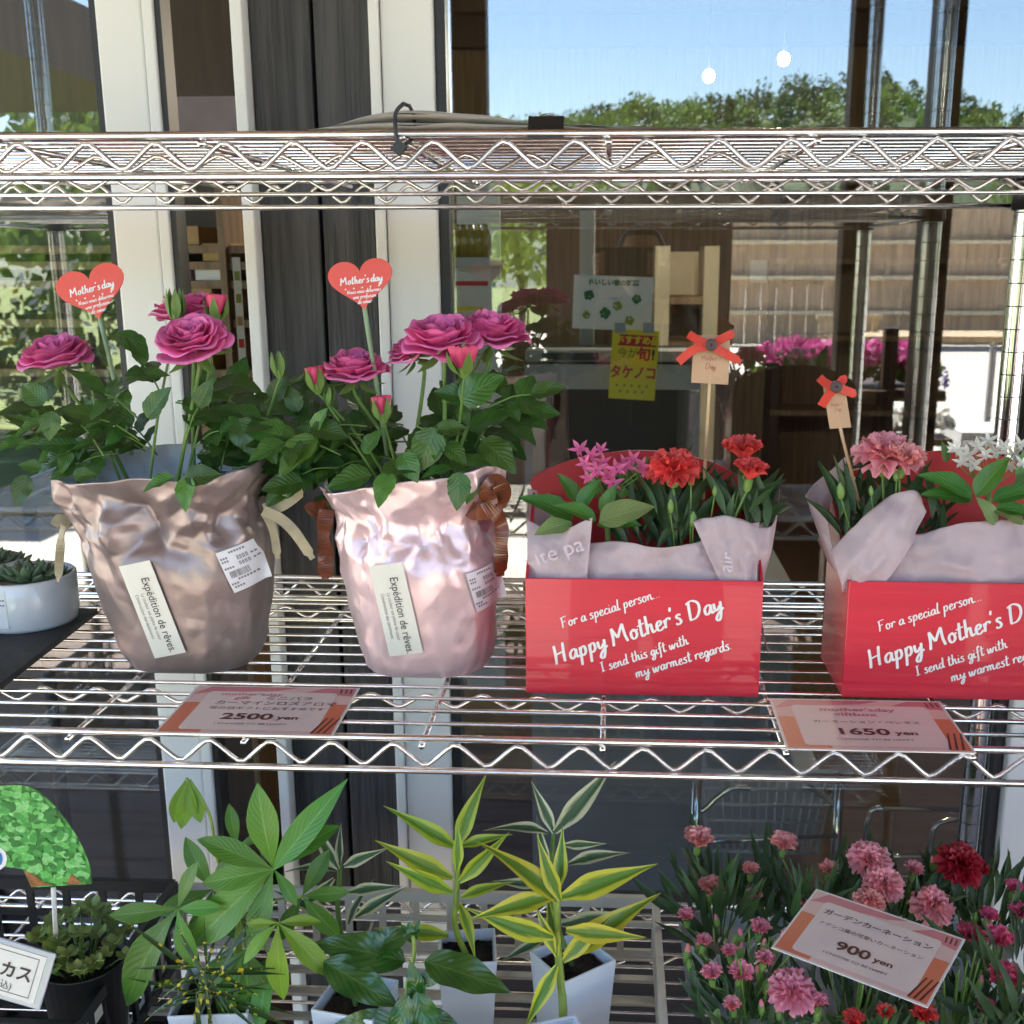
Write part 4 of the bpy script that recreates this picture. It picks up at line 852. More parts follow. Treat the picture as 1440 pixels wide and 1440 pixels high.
def rose_plant(label, cu, blooms, buds, leaves, rnd, seed):
    global RN
    RN = random.Random(seed); c = PY(cu, 700, 1.015); t = thing('rose_plant', label, 'rose plant', (c.x, 1.015, SH['mid']+.006))
    MB().lathe([(.001, .0), (.045, 0), (.058, .11), (.060, .125), (.056, .125), (.054, .112)], (c.x, 1.015, SH['mid']+.006), 28).build('pot', M_['inner'], t)
    zs = SH['mid']+.118; MB().lathe([(.054, 0), (.03, .004), (.001, .006)], (c.x, 1.015, zs), 20).build('soil', M_['soil'], t)
    def root(): return Vector((c.x+RN.uniform(-.035, .035), 1.015+RN.uniform(-.03, .03), zs))
    for i, (u, v, Y, r, ax, kind) in enumerate(blooms):
        p = PY(u, v, Y); Rm = r/F*(p-CAM).dot(FW); A = (RT*ax[0]-FW*ax[1]+Vector((0, 0, 1))*ax[2]).normalized()
        b = rose_bloom(t, p-A*Rm*.12, A, Rm, seed+i)
        for k in range(5): obj('sepal', leafsep, b, Matrix.Rotation(k*1.257, 4, 'Z') @ Matrix.Translation((0, .12*Rm, -.33*Rm)) @ Matrix.Rotation(R(-18), 4, 'X') @ Matrix.Diagonal((Rm*.9, Rm*.95, Rm*.9, 1)), local=True)
        e = p-A*Rm*.6; q = root(); stem(t, [q, q.lerp(e, .5)+Vector((RN.uniform(-.008, .008), 0, .01)), e-A*.012, e], .0021)
    for u, v, Y, lean, h, op in buds:
        e = rosebud(t, u, v, Y, lean, h, op); q = root(); stem(t, [q, q.lerp(e, .55)+Vector((RN.uniform(-.01, .01), 0, .008)), e], .0015)
    for a in leaves: pxl(t, a[5] if len(a) > 5 else 'rose', a[0], a[1], a[2], a[3], a[4], tow=RN.uniform(.1, .5), nrm=(-.7, .6), mode='mid', roll=RN.uniform(-.4, .4))
    for (u0, u1, v0, v1, n, L0, L1, kind) in rnd:
        for _ in range(n):
            u = RN.uniform(u0, u1); v = RN.uniform(v0, v1); Y = RN.uniform(.955, 1.07); dx = u-cu; ang = math.degrees(math.atan2(RN.uniform(-.2, .55), dx/120+RN.uniform(-.7, .7)))
            rose_leaf(t, u, v, Y, ang, RN.uniform(L0, L1), kind)
    return t
rose_plant('magenta rose plant growing from the bronze foil bag', 240, [(78, 497, .99, 50, (-.1, .25, .95), 'rose'), (270, 473, .955, 50, (0, .55, .85), 'rose'), (262, 432, 1.02, 46, (-.15, .05, 1), 'rose')],
    [(247, 428, .985, 0, 44, 0), (304, 431, .985, -4, 42, .6), (122, 508, 1.0, 3, 26, 0), (391, 512, .99, 4, 36, 0)],
    [(186, 481, .97, -28, 64), (262, 694, .925, 268, 52, 'rosey'), (222, 680, .93, 200, 48, 'rosey'), (283, 668, .93, 8, 50), (150, 588, .96, 185, 68), (205, 530, .96, 10, 72), (222, 566, .95, 50, 58), (330, 537, 1.0, 4, 70), (345, 612, .95, -62, 58), (312, 578, .98, 0, 62), (20, 578, .98, 188, 52), (70, 597, .96, 268, 40), (78, 622, .96, 175, 58), (42, 655, .95, 165, 32), (30, 690, .95, 255, 48), (118, 667, .94, 5, 34), (45, 552, .99, 140, 46), (72, 548, .99, 55, 38), (392, 545, 1.0, 60, 45), (412, 560, 1.0, 110, 40)],
    [(110, 330, 550, 645, 20, 80, 115, 'rose'), (60, 150, 565, 655, 6, 85, 110, 'rosey'), (310, 390, 555, 640, 8, 90, 125, 'rose'), (170, 330, 625, 668, 9, 75, 100, 'rose')], 21)
rose_plant('bushy magenta rose plant growing from the pink foil bag', 580, [(500, 514, .99, 45, (.05, .2, 1), 'rose'), (578, 490, 1.0, 36, (-.45, .2, .9), 'rose'), (622, 471, .97, 54, (0, .35, .95), 'rose'), (692, 462, 1.0, 52, (.12, .2, 1), 'rose')],
    [(444, 532, .985, 8, 40, .35), (463, 556, .985, -8, 26, 0), (537, 573, .965, 6, 40, .5), (652, 502, .94, 0, 52, 1.2)],
    [(540, 688, .93, 252, 56, 'rosey'), (645, 690, .925, 272, 54), (614, 664, .935, 195, 48), (668, 648, .94, 2, 52), (418, 640, .935, 228, 78, 'rosey'), (490, 673, .935, 188, 66), (702, 636, .94, -35, 66), (600, 632, .935, 250, 66), (634, 602, .94, 5, 46), (690, 588, .96, 30, 70), (395, 680, .96, 185, 60), (560, 655, .93, 10, 50), (462, 605, .945, -10, 55), (450, 590, .95, 60, 40, 'rosey'), (728, 600, .99, -28, 70), (740, 570, 1.0, -30, 50), (520, 620, .95, 60, 42), (575, 655, .93, -60, 46), (672, 545, .96, 35, 70), (640, 555, .97, 170, 60), (665, 690, .955, 230, 40)],
    [(440, 665, 590, 665, 22, 95, 135, 'rose'), (410, 520, 595, 670, 11, 95, 130, 'rose'), (560, 690, 545, 600, 6, 80, 115, 'rose'), (450, 650, 635, 680, 14, 75, 105, 'rose')], 33)

# ---------------------------------------------------------------- heart picks
M_['heart'] = mat('coral_card', (.72, .095, .065), .45, var=.04, vs=8); M_['white_ink'] = mat('white_ink', (.80, .78, .76), .5); M_['pick'] = mat('green_pick', (.20, .30, .17), .4)
def heart(label, u, v, Y, rot, wpx, foot):
    c = PY(u, v, Y); k = (c-CAM).dot(FW)/F; W = wpx*k; t = thing('heart_pick', label, 'plant pick', PY(*foot))
    X = RT; Z = (UP*.96+Vector((0, 0, 1))*.04).normalized(); ca, sa = math.cos(R(rot)), math.sin(R(rot)); N = X.cross(Z)
    def P(x, y, d=0): return c+X*(x*ca-y*sa)+Z*(x*sa+y*ca)-N*(-.0008-d) if False else c+X*(x*ca-y*sa)+Z*(x*sa+y*ca)+X.cross(Z)*d
    out = []
    for i in range(48):
        a = 2*math.pi*i/48; x = 16*math.sin(a)**3; y = 13*math.cos(a)-5*math.cos(2*a)-2*math.cos(3*a)-math.cos(4*a); out.append(P(x/32*W, (y+2)/33*W*.90))
    MB().prism(out[::-1], X.cross(Z), -.0016).build('card', M_['heart'], t, smooth=False)
    fn = lambda x, y, dz=0: P(x, y, .0004+dz)
    tilt = 0; s = W*.118
    script("Mother's day", s, (-W*.32, W*.02), 0, fn, M_['white_ink'], t, pen=.15, sp=1.0, spc=.5)
    for i in range(5): MB().add if 0 else None
    d = MB()
    for i in range(5): d.add([fn(-W*.25+i*W*.13+W*.014*math.cos(q*1.05), -W*.05+W*.014*math.sin(q*1.05)) for q in range(6)], [tuple(range(6))])
    d.build('dots', M_['white_ink'], t, smooth=False)
    for i, ln in enumerate(('Nous vous délivrons', 'une profusion', 'de coeur.')):
        wd = sum(G[ch][0] for ch in ln); s2 = W*.062; script(ln, s2, (-wd*s2/2+W*.03, -W*(.13+.082*i)), 0, fn, M_['white_ink'], t, pen=.15)
    tip = P(0, -.42*W)+N*0; MB().tube([P(0, -.25*W, -.003), tip-X.cross(Z)*.002, PY(*foot)], .0022, 8).build('stick', M_['pick'], t)
heart('coral heart pick on green stick above the bronze bag roses', 130, 412, 1.0, 14.5, 97, (185, 640, 1.01))
heart('coral heart pick on green stick before the dark boards', 508, 400, .975, 7, 91, (545, 640, 1.0))

# ================================================================ RED GIFT BOXES
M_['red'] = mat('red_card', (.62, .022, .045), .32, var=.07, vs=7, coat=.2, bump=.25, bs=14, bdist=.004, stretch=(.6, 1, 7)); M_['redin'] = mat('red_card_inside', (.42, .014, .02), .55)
M_['tissue'] = mat('lilac_tissue', (.80, .68, .71), .55, trl=.5, var=.06, vs=25, bump=.08, bs=90, bdist=.001); M_['tissue_ink'] = mat('tissue_print', (.60, .50, .57), .6)
def gift_box(label, x0, x1, yf, yr, zf_px, zs, arch, lining=None):  # lining: colour of the added sheet behind the back panel
    zb = SH['mid']+.0035; zf = PY(*zf_px).z; t = thing('gift_box', label, 'gift box', ((x0+x1)/2, (yf+yr)/2, zb)); th = .0022
    fp = MB().box(x0, x1, yf, yf+th, zb, zf).build('front_panel', M_['red'], t, smooth=False); md = fp.modifiers.new('b', 'BEVEL'); md.width = .0009; md.segments = 2
    for xa, nx in ((x0, 1), (x1, -1)): MB().prism([(xa, yf+th, zb), (xa, yf+th, zf), (xa, yr-th, zs), (xa, yr-th, zb)][::nx], (nx, 0, 0), th).build('side_panel', M_['red'], t, smooth=False)
    MB().box(x0+th, x1-th, yf+th, yr-th, zb, zb+th).build('bottom_panel', M_['redin'], t, smooth=False)
    A = [PY(u, v, yr) for u, v in arch]; A[0].x = x0; A[-1].x = x1; A = spline(A, 5)
    MB().prism([(x0, yr, zb)]+[tuple(p) for p in A]+[(x1, yr, zb)], (0, -1, 0), th).build('back_panel', M_['redin'], t, smooth=False)
    MB().prism([(x0, yr+.0011, zb)]+[(p.x, yr+.0011, p.z) for p in A]+[(x1, yr+.0011, zb)], (0, -1, 0), .0009).build('added_back_sheet', lining, t, smooth=False)  # added outer sheet, hides the red back from the glass reflection
    fn = lambda x, y, dz=0: Vector((x, yf-.0005-dz, y))
    return t, fn
def fit(s, a, b, yf, dx, fn, t, pen):
    p = PY(*a, yf); q = PY(*b, yf); L = math.hypot(q.x-p.x, q.z-p.z); w_ = sum(G[c][0] for c in s); script(s, L/w_, (p.x+dx, p.z), math.atan2(q.z-p.z, q.x-p.x), fn, M_['white_ink'], t, pen=pen)
arch1 = [(747, 690), (749, 671), (792, 650), (850, 637), (900, 633), (950, 637), (1005, 651), (1036, 668), (1040, 690)]
BF = .928
box1, fn1 = gift_box('red gift box with pink star flowers and red carnations', -.0745, .1335, BF, 1.03, (740, 813, BF), PY(747, 690, 1.03).z, arch1, mat('added_back_grey', (.20, .19, .21), .7))
dx2 = .2075+.0745
arch2 = [tuple(round(q) for q in (a+0, b)) for a, b in arch1]
def gift_lines(fn, t, dx):
    for s, a, b, pen in (('For a special person...', (791, 883), (929, 839), .12), ("Happy Mother's Day", (782, 934), (1018, 857), .13), ('I send this gift with', (846, 945), (969, 905), .13), ('my warmest regards.', (895, 953), (1030, 912), .13)): fit(s, a, b, BF, dx, fn, t, pen)
gift_lines(fn1, box1, 0)
def gb2():
    zb = SH['mid']+.0035; t, fn = gift_box('red gift box with white star flowers and pink carnation', .2075, .4155, BF+.004, 1.034, (740, 813, BF), PY(747, 690, 1.03).z, [(1155, 690), (1180, 668), (1240, 650), (1290, 636), (1340, 634), (1390, 637), (1440, 652), (1470, 668), (1476, 690)], mat('added_back_maroon', (.06, .010, .012), .6))
    gift_lines(fn, t, dx2-.004); return t
box2 = gb2()
def loft(parent, bot, top, bulge=.006, nu=60, nv=30, name='sheet', m=None, wav=.0042, seed=0):
    B = spline([PY(*p) for p in bot], 8); T = spline([PY(*p) for p in top], 8)
    def at(P, a): x = a*(len(P)-1); i = min(int(x), len(P)-2); return P[i].lerp(P[i+1], x-i)
    def fn(a, b):
        p = at(B, a).lerp(at(T, a), b); return p+Vector((0, -bulge*math.sin(math.pi*b)-wav*noise.noise((a*4+seed, b*2.5, seed))*1.5-min(1, b*3)*(.0028*tri(p.x, p.z, .030, seed)+.0013*tri(p.x, p.z, .013, seed+2)+.0004*tri(p.x, p.z, .006, seed+4)), 0))
    o = MB().grid(fn, nu, nv).build(name, m or M_['tissue'], parent); md = o.modifiers.new('solid', 'SOLIDIFY'); md.thickness = .0003; return o
Yt = BF+.006
tp = thing('tissue_paper', 'lilac tissue paper lining the box of pink star flowers', 'tissue paper', (.03, .96, SH['mid']+.05))
loft(tp, [(741, 830, Yt), (785, 832, Yt), (824, 832, Yt-.001)], [(741, 735, .945), (772, 749, .94), (800, 743, .938), (833, 729, .935)], .003, seed=1)
loft(tp, [(815, 834, Yt+.003), (940, 836, Yt+.003), (1068, 838, Yt+.003)], [(822, 768, .945), (880, 764, .94), (930, 770, .94), (985, 765, .94), (1030, 742, .945), (1068, 735, .95)], .002, seed=2)
loft(tp, [(1020, 836, Yt-.001), (1045, 837, Yt-.001), (1062, 838, Yt-.001)], [(975, 735, .944), (1010, 728, .936), (1040, 730, .936), (1068, 744, .94)], .006, seed=3)
loft(tp, [(1062, 835, .95), (1070, 830, .97), (1074, 820, 1.01)], [(1066, 745, .955), (1092, 735, .965), (1099, 690, 1.0)], .003, seed=4)
loft(tp, [(741, 820, 1.015), (744, 800, 1.02)], [(741, 690, 1.015), (790, 700, 1.02)], .002, seed=5)
loft(tp, [(1070, 880, .99), (1074, 900, .99)], [(1066, 850, .985), (1082, 925, .985)], .001, 6, 6, seed=6)
fl = lambda x, y, dz=0: Vector((x, .9275-dz, y))
for s, u, v, rot, sz in (('ite pa', 786, 775, .35, .020), ('air', 1022, 790, 1.5, .017)):
    p = PY(u, v, .928); V, Fc = text_mesh(s, sz); ca, sa = math.cos(rot), math.sin(rot); mb = MB()
    mb.add([Vector((p.x+x*ca-y*sa, .9262, p.z+x*sa+y*ca)) for x, y in V], Fc); mb.build('lettering', M_['tissue_ink'], tp, smooth=False)
tq = thing('tissue_paper', 'lilac tissue paper lining the box of white star flowers', 'tissue paper', (.3, .96, SH['mid']+.05))
Y2 = BF+.010
loft(tq, [(1225, 832, Y2), (1330, 836, Y2), (1475, 840, Y2)], [(1255, 745, .955), (1300, 752, .945), (1345, 738, .945), (1400, 732, .945), (1475, 735, .95)], .003, seed=7)
loft(tq, [(1185, 832, Y2-.002), (1205, 834, Y2-.002), (1232, 835, Y2-.002)], [(1168, 775, .95), (1225, 720, .94), (1285, 690, .945), (1306, 722, .945)], .010, seed=8)
loft(tq, [(1176, 805, .955), (1165, 790, .98), (1150, 760, 1.02)], [(1165, 735, .955), (1136, 700, .98), (1140, 690, 1.0), (1195, 640, 1.022)], .004, seed=9)
loft(tq, [(1200, 740, 1.02), (1235, 740, 1.022)], [(1185, 648, 1.02), (1225, 700, 1.02)], .002, seed=10)
# ---------------------------------------------------------------- flowers in the boxes
def floret(parent, p, ax, r, kind):
    ax = Vector(ax).normalized(); M = Matrix.Translation(p) @ ax.to_track_quat('Z', 'Y').to_matrix().to_4x4()
    f = MB().lathe([(.03*r, -1.3*r), (.07*r, -.6*r), (.13*r, 0), (.001, .03*r)], n=7).build('floret', PM[kind], parent, M=M)
    o = RN.uniform(0, 1)
    for k in range(5): obj('petal', PS[kind][0], f, Matrix.Rotation(o+k*1.2566, 4, 'Z') @ Matrix.Translation((0, .06*r, 0)) @ Matrix.Rotation(R(-74+RN.uniform(-10, 10)), 4, 'X') @ Matrix.Diagonal((r, r, r, 1)), local=True)
def pentas(label, kind, pts, hub, Y, leaves, foot):
    t = thing('star_flower_plant', label, 'flower', foot); h = PY(*hub, Y+.01)
    for u, v, r in pts:
        p = PY(u, v, Y+RN.uniform(-.012, .01)); k = (p-CAM).dot(FW)/F; ax = (p-h)*6+Vector((0, -.55, .35)); floret(t, p, ax, r*k, kind); stem(t, [h, p-ax.normalized()*r*k*1.2], .0007, 'flower_stalk')
    stem(t, [foot, Vector(foot).lerp(h, .5), h], .003)
    for a in leaves: pxl(t, a[5] if len(a) > 5 else 'pentas', a[0], a[1], a[2], a[3], a[4], tow=a[6] if len(a) > 6 else .3, nrm=(-.6, .7))
RN = random.Random(5)
pentas('pink star flower plant with broad green leaves in red box', 'pentas', [(815, 632, 17), (832, 640, 15), (845, 632, 13), (822, 652, 14), (838, 662, 18), (853, 668, 17), (867, 660, 17), (880, 655, 18), (862, 680, 17), (890, 645, 14), (902, 655, 14), (848, 650, 14), (826, 672, 12), (905, 663, 12)], (852, 700), .968,
    [(806, 730, .955, 150, 82, 'pentas', .3), (838, 732, .95, 152, 66, 'pentas', .5), (840, 738, .95, 8, 62, 'pentas', .4), (812, 705, .98, 120, 48), (835, 700, .97, 100, 40), (842, 735, .945, 25, 80, 'pale', .2), (805, 735, .95, 188, 56, 'pale', .4), (848, 722, .96, 70, 45), (815, 715, .96, 60, 50), (870, 700, 1.0, 60, 70)], (.005, .975, SH['mid']+.008))
pentas('white star flower plant with broad green leaves in red box', 'white', [(1345, 632, 16), (1360, 640, 17), (1375, 628, 15), (1368, 655, 17), (1390, 620, 15), (1400, 635, 16), (1412, 628, 15), (1425, 640, 17), (1435, 625, 15), (1420, 656, 16), (1352, 650, 13), (1438, 652, 15), (1385, 640, 13)], (1390, 690), .965,
    [(1368, 702, .95, 150, 92, 'pentas', .4), (1372, 698, .945, 56, 72, 'pentas', .2), (1365, 705, .95, 165, 75), (1400, 738, .945, 120, 48, 'pale', .3), (1440, 735, .95, 150, 50, 'pale', .3), (1395, 705, .95, 20, 70), (1440, 690, .97, 80, 90), (1420, 700, .96, 40, 60), (1330, 650, 1.0, 100, 30), (1400, 715, .95, -5, 60)], (.35, .975, SH['mid']+.008))
def carnation(parent, u, v, Y, r, kind, axis=(0, .35, 1), layers=CARN, foot=None, seed=0, calyx=True):
    p = PY(u, v, Y); k = (p-CAM).dot(FW)/F; A = (RT*axis[0]-FW*axis[1]+Vector((0, 0, 1))*axis[2]).normalized(); rm = r*k; q = p-A*rm*.3
    b = bloom(parent, q, A, rm, kind, layers, seed)
    cl = max(.012, .62*rm)
    obj('calyx', CALYX, b, Matrix.Diagonal((max(rm*.30, .004), max(rm*.30, .004), cl, 1)), local=True)
    if foot is not None:
        e = q-A*cl; stem(parent, [foot, Vector(foot).lerp(e, .5)+Vector((RN.uniform(-.006, .006), RN.uniform(-.006, .006), 0)), e], .0014)
CALYX = MB().lathe([(.25, -1.05), (.75, -.9), (.95, -.5), (.9, -.1), (1.05, .05)], n=10).mesh('calyx', M_['calyx'])
def greenbud(parent, u, v, Y, h, lean=0, tip=None):
    p = PY(u, v, Y); k = (p-CAM).dot(FW)/F*h; a = R(90+lean); ax = RT*math.cos(a)+Vector((0, 0, 1))*math.sin(a)
    M = Matrix.Translation(p-ax*k*.5) @ ax.to_track_quat('Z', 'Y').to_matrix().to_4x4()
    b = MB().lathe([(.001, 0), (.16*k, .05*k), (.24*k, .35*k), (.21*k, .7*k), (.08*k, .95*k), (.001, k)], n=10).build('bud', M_['calyx'], parent, M=M)
    if tip: MB().lathe([(.19*k, .72*k), (.14*k, .98*k), (.08*k, 1.12*k), (.001, 1.15*k)], n=8).build('bud_tip', PM[tip], b)
    return p-ax*k*.5
RN = random.Random(6)
cp = thing('carnation_plant', 'red carnation plant in red box beside the pink star flowers', 'flower', (.09, .98, SH['mid']+.008)); ft = Vector((.075, .98, SH['mid']+.02))
carnation(cp, 948, 655, .955, 36, 'red', (0, .35, 1), foot=ft, seed=1); carnation(cp, 1046, 640, .965, 25, 'red', (-.1, .15, 1), CARNB, ft, 2); carnation(cp, 1054, 668, .950, 21, 'red', (.1, .3, 1), CARNB, ft, 3)
for u, v, h in ((943, 712, 20), (972, 672, 22), (975, 730, 22), (1005, 690, 14)): e = greenbud(cp, u, v, .955, h); stem(cp, [ft, ft.lerp(e, .6), e], .001)
for _ in range(46):
    u = RN.uniform(875, 985); pxl(cp, 'carn', u, RN.uniform(720, 780), RN.uniform(.955, 1.0), RN.uniform(55, 125), RN.uniform(60, 105), tow=RN.uniform(-.2, .4))
for _ in range(26):
    u = RN.uniform(1015, 1085); pxl(cp, 'carn', u, RN.uniform(715, 745), RN.uniform(.95, 1.0), RN.uniform(45, 120), RN.uniform(45, 85), tow=RN.uniform(-.2, .4), wide=1.6)
cq = thing('carnation_plant', 'pink carnation plant in red box beside the white star flowers', 'flower', (.25, .98, SH['mid']+.008)); ft = Vector((.262, .985, SH['mid']+.02))
carnation(cq, 1246, 634, .965, 42, 'pink', (-.05, .3, 1), foot=ft, seed=4); carnation(cq, 1273, 650, .95, 22, 'salmon', (.15, .4, .9), CARNB, ft, 5)
for u, v, h in ((1182, 690, 24), (1240, 660, 20), (1260, 668, 18), (1225, 690, 14)): e = greenbud(cq, u, v, .955, h, 8); stem(cq, [ft, ft.lerp(e, .6), e], .001)
for _ in range(60):
    u = RN.uniform(1180, 1330); pxl(cq, 'carn', u, RN.uniform(715, 775), RN.uniform(.955, 1.01), RN.uniform(50, 135), RN.uniform(55, 90), tow=RN.uniform(-.2, .4))
# ---------------------------------------------------------------- kraft tags with red ribbon
M_['kraft'] = mat('kraft_card', (.50, .32, .19), .7, var=.08, vs=60); M_['red_rib'] = mat('red_ribbon', (.66, .05, .025), .55, bump=.3, bs=500, trl=.1); M_['button'] = mat('button', (.06, .035, .035), .4); M_['bamboo'] = mat('bamboo_stick', (.60, .42, .24), .5, var=.1, vs=30)
def kraft(label, cor, Y, rib, btn, foot, txt):
    c = [PY(u, v, Y) for u, v in cor]; t = thing('tag_pick', label, 'plant tag', PY(*foot)); n = (c[1]-c[0]).cross(c[3]-c[0]).normalized()
    if n.y > 0: n = -n
    MB().prism(c, -n, .0008).build('card', M_['kraft'], t, smooth=False)
    for q in rib: ribbon(t, [PY(u, v, Y-.002-d) for u, v, d in q], .0075, M_['red_rib'], twist=.12)
    b = PY(*btn, Y-.009); R_ = .0052; MB().lathe([(.001, .0012), (.0035, .0008), (R_, .0016), (R_, -.001), (.001, -.001)], n=16).build('button', M_['button'], t, M=Matrix.Translation(b) @ n.to_track_quat('Z', 'Y').to_matrix().to_4x4())
    X = (c[1]-c[0]).normalized(); Z = (c[0]-c[3]).normalized(); m0 = (c[0]+c[1]+c[2]+c[3])/4; W = (c[1]-c[0]).length
    f = lambda x, y, dz=0: m0+X*x+Z*y+n*(.0005+dz)
    for s, y, sz in (("Mother's", -.02, .13), ('Day', -.26, .15)): w_ = sum(G[ch][0] for ch in s); script(s, W*sz*1.1, (-w_*W*sz*.55, y*W), 0, f, M_['kink'], t, pen=.09)
    MB().add([f(-.4*W, -.46*W), f(.4*W, -.46*W), f(.4*W, -.475*W), f(-.4*W, -.475*W)], [(0, 1, 2, 3)])
    MB().tube([(c[2]+c[3])/2-n*.0015+Z*.02-n*0, (c[2]+c[3])/2-n*.0015, PY(*foot)], .0016, 7).build('stick', M_['bamboo'], t)
M_['kink'] = mat('brown_print', (.40, .12, .08), .6)
kraft('large kraft tag with red ribbon and button above red carnations', [(976, 472), (1027, 471), (1024, 541), (972, 538)], .985, [[(954, 509, 0), (975, 492, .003), (1000, 485, .004), (1020, 474, .002), (1032, 468, .002)], [(968, 470, 0), (985, 480, .003), (1000, 486, .006), (1020, 497, .003), (1042, 509, .001)]], (1000, 485), (988, 720, .99), 1)
kraft('small tilted kraft tag with red ribbon above pink carnation', [(1157, 541), (1187, 535), (1197, 601), (1167, 603)], .975, [[(1155, 571, 0), (1165, 556, .003), (1177, 543, .004), (1190, 529, .001)], [(1152, 531, 0), (1163, 540, .003), (1177, 545, .006), (1192, 550, .003), (1204, 555, .001)]], (1176, 544), (1210, 715, .985), 1)

# ================================================================ PRICE CARDS
M_['card'] = mat('card_white', (.84, .79, .75), .5); M_['c_pink'] = mat('card_pink', (.82, .56, .48), .55); M_['c_rose'] = mat('card_rose', (.66, .22, .24), .5); M_['c_or'] = mat('card_orange', (.72, .20, .10), .5); M_['c_face'] = mat('card_face', (.84, .70, .63), .55); M_['c_brown'] = mat('card_brown', (.10, .02, .015), .5)
def price_card(label, M, title, price, W=.148, H=.100, rows=None):
    t = thing('price_card', label, 'price card', M.translation); w2, h2 = W/2, H/2
    MB().box(-w2, w2, -.0003, .0006, -h2, h2, M=M).build('card', M_['card'], t, smooth=False)
    def area(pts, m, d, name='print'): MB().add([M @ Vector((x*W, -.0004-d, y*H)) for x, y in pts], [tuple(range(len(pts)))]) if 0 else None; b = MB(); b.add([M @ Vector((x*W, -.0004-d, y*H)) for x, y in pts], [tuple(range(len(pts)))]); b.build(name, m, t, smooth=False)
    area([(-.485, -.475), (.485, -.475), (.485, .475), (-.485, .475)], M_['c_pink'], 0, 'border')
    area([(-.485, .30), (-.40, .475), (.14, .475), (.02, .40), (-.15, .37), (-.33, .36)], M_['c_rose'], .0001); area([(.16, .34), (.30, .475), (.485, .475), (.485, .30), (.36, .33)], M_['c_rose'], .0001)
    area([(-.485, -.475), (-.25, -.475), (-.25, -.40), (-.36, -.36), (-.36, .12), (-.485, .12)], M_['c_or'], .00012); area([(.37, -.475), (.485, -.475), (.485, .12), (.37, .12)], M_['c_or'], .00012)
    r = []; 
    for cx, cy, a0 in ((.36, .32, 0), (-.36, .32, 90), (-.36, -.38, 180), (.36, -.38, 270)):
        for k in range(5): a = R(a0+k*22.5); r.append((cx+.03*math.cos(a), cy+.045*math.sin(a)))
    area(r, M_['c_face'], .0002, 'face')
    for k in range(3):
        x = .385+k*.035; area([(x-.02, -.46), (x-.005, -.46), (x+.035, -.16), (x+.025, -.16)], M_['c_brown'], .0003, 'stripe')
        area([(.40+k*.03, .36), (.41+k*.03, .36), (.405+k*.03, .45), (.395+k*.03, .45)], M_['c_brown'], .0003, 'stripe')
    T = M @ Matrix.Translation((0, -.0004, 0))
    for s, sz, y, m, b, sx, xo in title: put_text(s, sz*H, T, M_[m], t, bold=b, sx=sx, pos=(xo*W, y*H))
    put_text(price, .165*H, T, M_['c_brown'], t, bold=.0004, sx=1.35, pos=(-.05*W, -.17*H)); put_text('yen', .10*H, T, M_['c_brown'], t, bold=.0002, sx=1.3, pos=((.19 if len(price) > 3 else .15)*W, -.18*H))
    put_text('I CHOOSE TO BE HAPPY', .042*H, T, M_['c_brown'], t, sx=1.35, pos=(0, -.31*H))
    return t
def lie(x0, x1, y0, z, rot=0): return Matrix.Translation(((x0+x1)/2, y0+.05, z)) @ Matrix.Rotation(rot, 4, 'Z') @ Matrix.Rotation(R(-89), 4, 'X')
zc = SH['mid']+.0065
price_card('2500 yen price card lying before the two foil bags', lie(-.372, -.224, .822, zc), [("mother'sday", .085, .30, 'c_rose', .0001, 1.3, -.12), ('gift', .085, .22, 'c_rose', .0001, 1.3, -.16), ('ミニバラ', .09, .22, 'c_brown', 0, 1.2, .12), ('カーマインロスアロマ', .09, .11, 'c_brown', 0, 1.2, .06), ('母の日ギフトにおすすめです', .065, 0, 'c_brown', 0, 1.2, .03)], '2500')
price_card('1650 yen price card lying before the red gift boxes', lie(.141, .289, .816, zc), [("mother'sday", .095, .27, 'c_rose', .0002, 1.35, -.02), ('giftbox', .095, .17, 'c_rose', .0002, 1.35, -.04), ('カーネーション・ペンタス', .062, .02, 'c_brown', 0, 1.2, 0)], '1650')
A = CAM+ray(1148, 1250)*1.08; X = (CAM+ray(1360, 1322)*1.08*.92-A).normalized(); Z = A-(CAM+ray(1085, 1333)*1.08*.9335); Z = (Z-X*Z.dot(X)).normalized(); ctr = A+X*.072-Z*.0485
Mc = Matrix(((X.x, -X.cross(Z).x, Z.x, ctr.x), (X.y, -X.cross(Z).y, Z.y, ctr.y), (X.z, -X.cross(Z).z, Z.z, ctr.z), (0, 0, 0, 1)))
price_card('tilted 900 yen price card resting on garden carnations', Mc, [('ガーデンカーネーション', .085, .22, 'c_brown', .0001, 1.15, 0), ('ナデシコ属の可愛いカーネーション', .058, .05, 'c_brown', 0, 1.1, 0)], '900', .144, .097)

